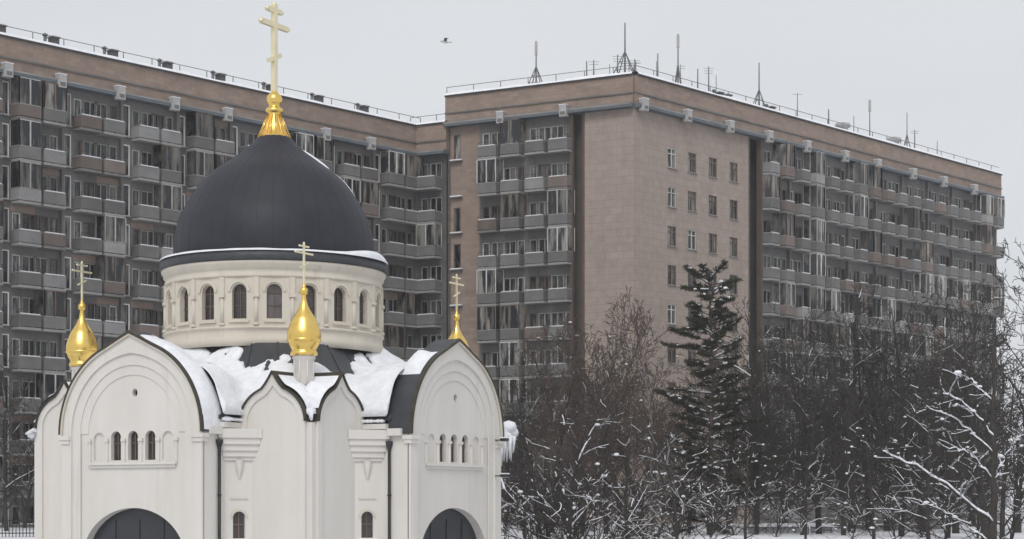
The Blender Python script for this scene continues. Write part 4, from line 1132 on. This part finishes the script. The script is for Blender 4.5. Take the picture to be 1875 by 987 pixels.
# gull in flight
bd = MB(); Db = 80; bl = (at(815, Db), Db, zat(77, Db))
prof = [(.001, -.2), (.03, -.17), (.055, -.08), (.06, .0), (.05, .08), (.032, .14), (.036, .18), (.025, .215), (.006, .24), (.001, .26)]
vs = []; n = 10
for r, x in prof:
    for i in range(n): t = 2 * PI * i / n; vs.append((-x, r * math.cos(t), r * math.sin(t) * .9 + (.02 if x > .12 else 0)))
bd.add(vs, [(j * n + i, j * n + (i + 1) % n, (j + 1) * n + (i + 1) % n, (j + 1) * n + i) for j in range(len(prof) - 1) for i in range(n)], birdm, None, True)
for s in (-1, 1):
    P = [(-.07, .03 * s, .02), (.06, .03 * s, .02), (-.08, .18 * s, .12), (.05, .18 * s, .11), (.02, .40 * s, .07), (.06, .40 * s, .065)]
    v2 = [(x, y, z + .012) for x, y, z in P]
    bd.add(P + v2, [(0, 1, 3, 2), (2, 3, 5, 4), (6, 8, 9, 7), (8, 10, 11, 9), (0, 2, 8, 6), (2, 4, 10, 8), (1, 7, 9, 3), (3, 9, 11, 5), (4, 5, 11, 10)], birdm if s > 0 else birdd)
bd.add([(.17, -.015, 0), (.17, .015, 0), (.3, .05, .01), (.3, -.05, .01), (.17, -.015, .012), (.17, .015, .012), (.3, .05, .018), (.3, -.05, .018)], [(0, 3, 2, 1), (4, 5, 6, 7), (0, 1, 5, 4), (1, 2, 6, 5), (2, 3, 7, 6), (3, 0, 4, 7)], birdd)
b_ = bd.build('bird', None, bl, .3); tag(b_, 'small pale bird flying in the sky between the church cross and the right building', 'bird')

# air between the camera and the far blocks
hz = MB(); hz.box(-90, 110, -12, 235, -2.5, 60, snowm); ho = hz.build('haze'); tag(ho, kind='stuff')
hm = bpy.data.materials.new('haze'); hm.use_nodes = True; hn = hm.node_tree; hn.nodes.clear()
ho_ = hn.nodes.new('ShaderNodeOutputMaterial'); hv = hn.nodes.new('ShaderNodeVolumePrincipled'); hv.inputs['Density'].default_value = .0004; hv.inputs['Color'].default_value = (.93, .94, .96, 1)
hn.links.new(hv.outputs[0], ho_.inputs['Volume']); ho.data.materials.clear(); ho.data.materials.append(hm)
# ------------------------------------------------------------------ camera, light, sky
cam = bpy.data.cameras.new('camera'); co_ = bpy.data.objects.new('camera', cam); col.objects.link(co_); co_.location = (0, 0, CAMZ); co_.rotation_euler = (PI / 2, 0, 0)
cam.sensor_width = 36; cam.lens = 36 * F / 1875; cam.shift_y = (HY - 493.5) / 1875; cam.clip_end = 8000; cam.clip_start = .5
scn.camera = co_
SUN_EL, SUN_AZ = R(46), R(189)     # high, behind the camera and a little to its left
sl = bpy.data.lights.new('sun', 'SUN'); sl.energy = 1.2; sl.angle = R(25); sl.color = (1, .96, .90)
so = bpy.data.objects.new('sun', sl); col.objects.link(so)
sd = Vector((math.sin(SUN_AZ) * math.cos(SUN_EL), math.cos(SUN_AZ) * math.cos(SUN_EL), math.sin(SUN_EL)))
so.rotation_euler = sd.to_track_quat('Z', 'Y').to_euler(); so.location = (0, 0, 60)
wd = bpy.data.worlds.new('World'); scn.world = wd; wd.use_nodes = True; nt = wd.node_tree; nt.nodes.clear()
out = nt.nodes.new('ShaderNodeOutputWorld'); bg = nt.nodes.new('ShaderNodeBackground'); sky = nt.nodes.new('ShaderNodeTexSky')
sky.sky_type = 'NISHITA'; sky.sun_disc = False; sky.sun_elevation = SUN_EL; sky.sun_rotation = SUN_AZ; sky.dust_density = 4; sky.air_density = 1
hs = nt.nodes.new('ShaderNodeHueSaturation'); hs.inputs['Saturation'].default_value = .3
nt.links.new(sky.outputs[0], hs.inputs['Color'])
mx = nt.nodes.new('ShaderNodeMix'); mx.data_type = 'RGBA'; mx.inputs['Factor'].default_value = .82
tc = nt.nodes.new('ShaderNodeTexCoord'); ns_ = nt.nodes.new('ShaderNodeTexNoise'); ns_.inputs['Scale'].default_value = 2.2; ns_.inputs['Detail'].default_value = 5
mp = nt.nodes.new('ShaderNodeMapping'); mp.inputs['Scale'].default_value = (1, 1, 3)
rp = nt.nodes.new('ShaderNodeValToRGB'); rp.color_ramp.elements[0].position = .3; rp.color_ramp.elements[1].position = .7
rp.color_ramp.elements[0].color = (7.4, 7.8, 8.4, 1); rp.color_ramp.elements[1].color = (8.5, 8.65, 8.9, 1)
nt.links.new(tc.outputs['Generated'], mp.inputs[0]); nt.links.new(mp.outputs[0], ns_.inputs['Vector']); nt.links.new(ns_.outputs['Fac'], rp.inputs['Fac'])
nt.links.new(hs.outputs[0], mx.inputs['A']); nt.links.new(rp.outputs[0], mx.inputs['B'])
nt.links.new(mx.outputs['Result'], bg.inputs['Color']); bg.inputs['Strength'].default_value = .1
nt.links.new(bg.outputs[0], out.inputs[0])
vs_ = scn.view_settings; vs_.view_transform = 'Standard'; vs_.look = 'None'; vs_.exposure = 0; vs_.gamma = 1; vs_.use_curve_mapping = False
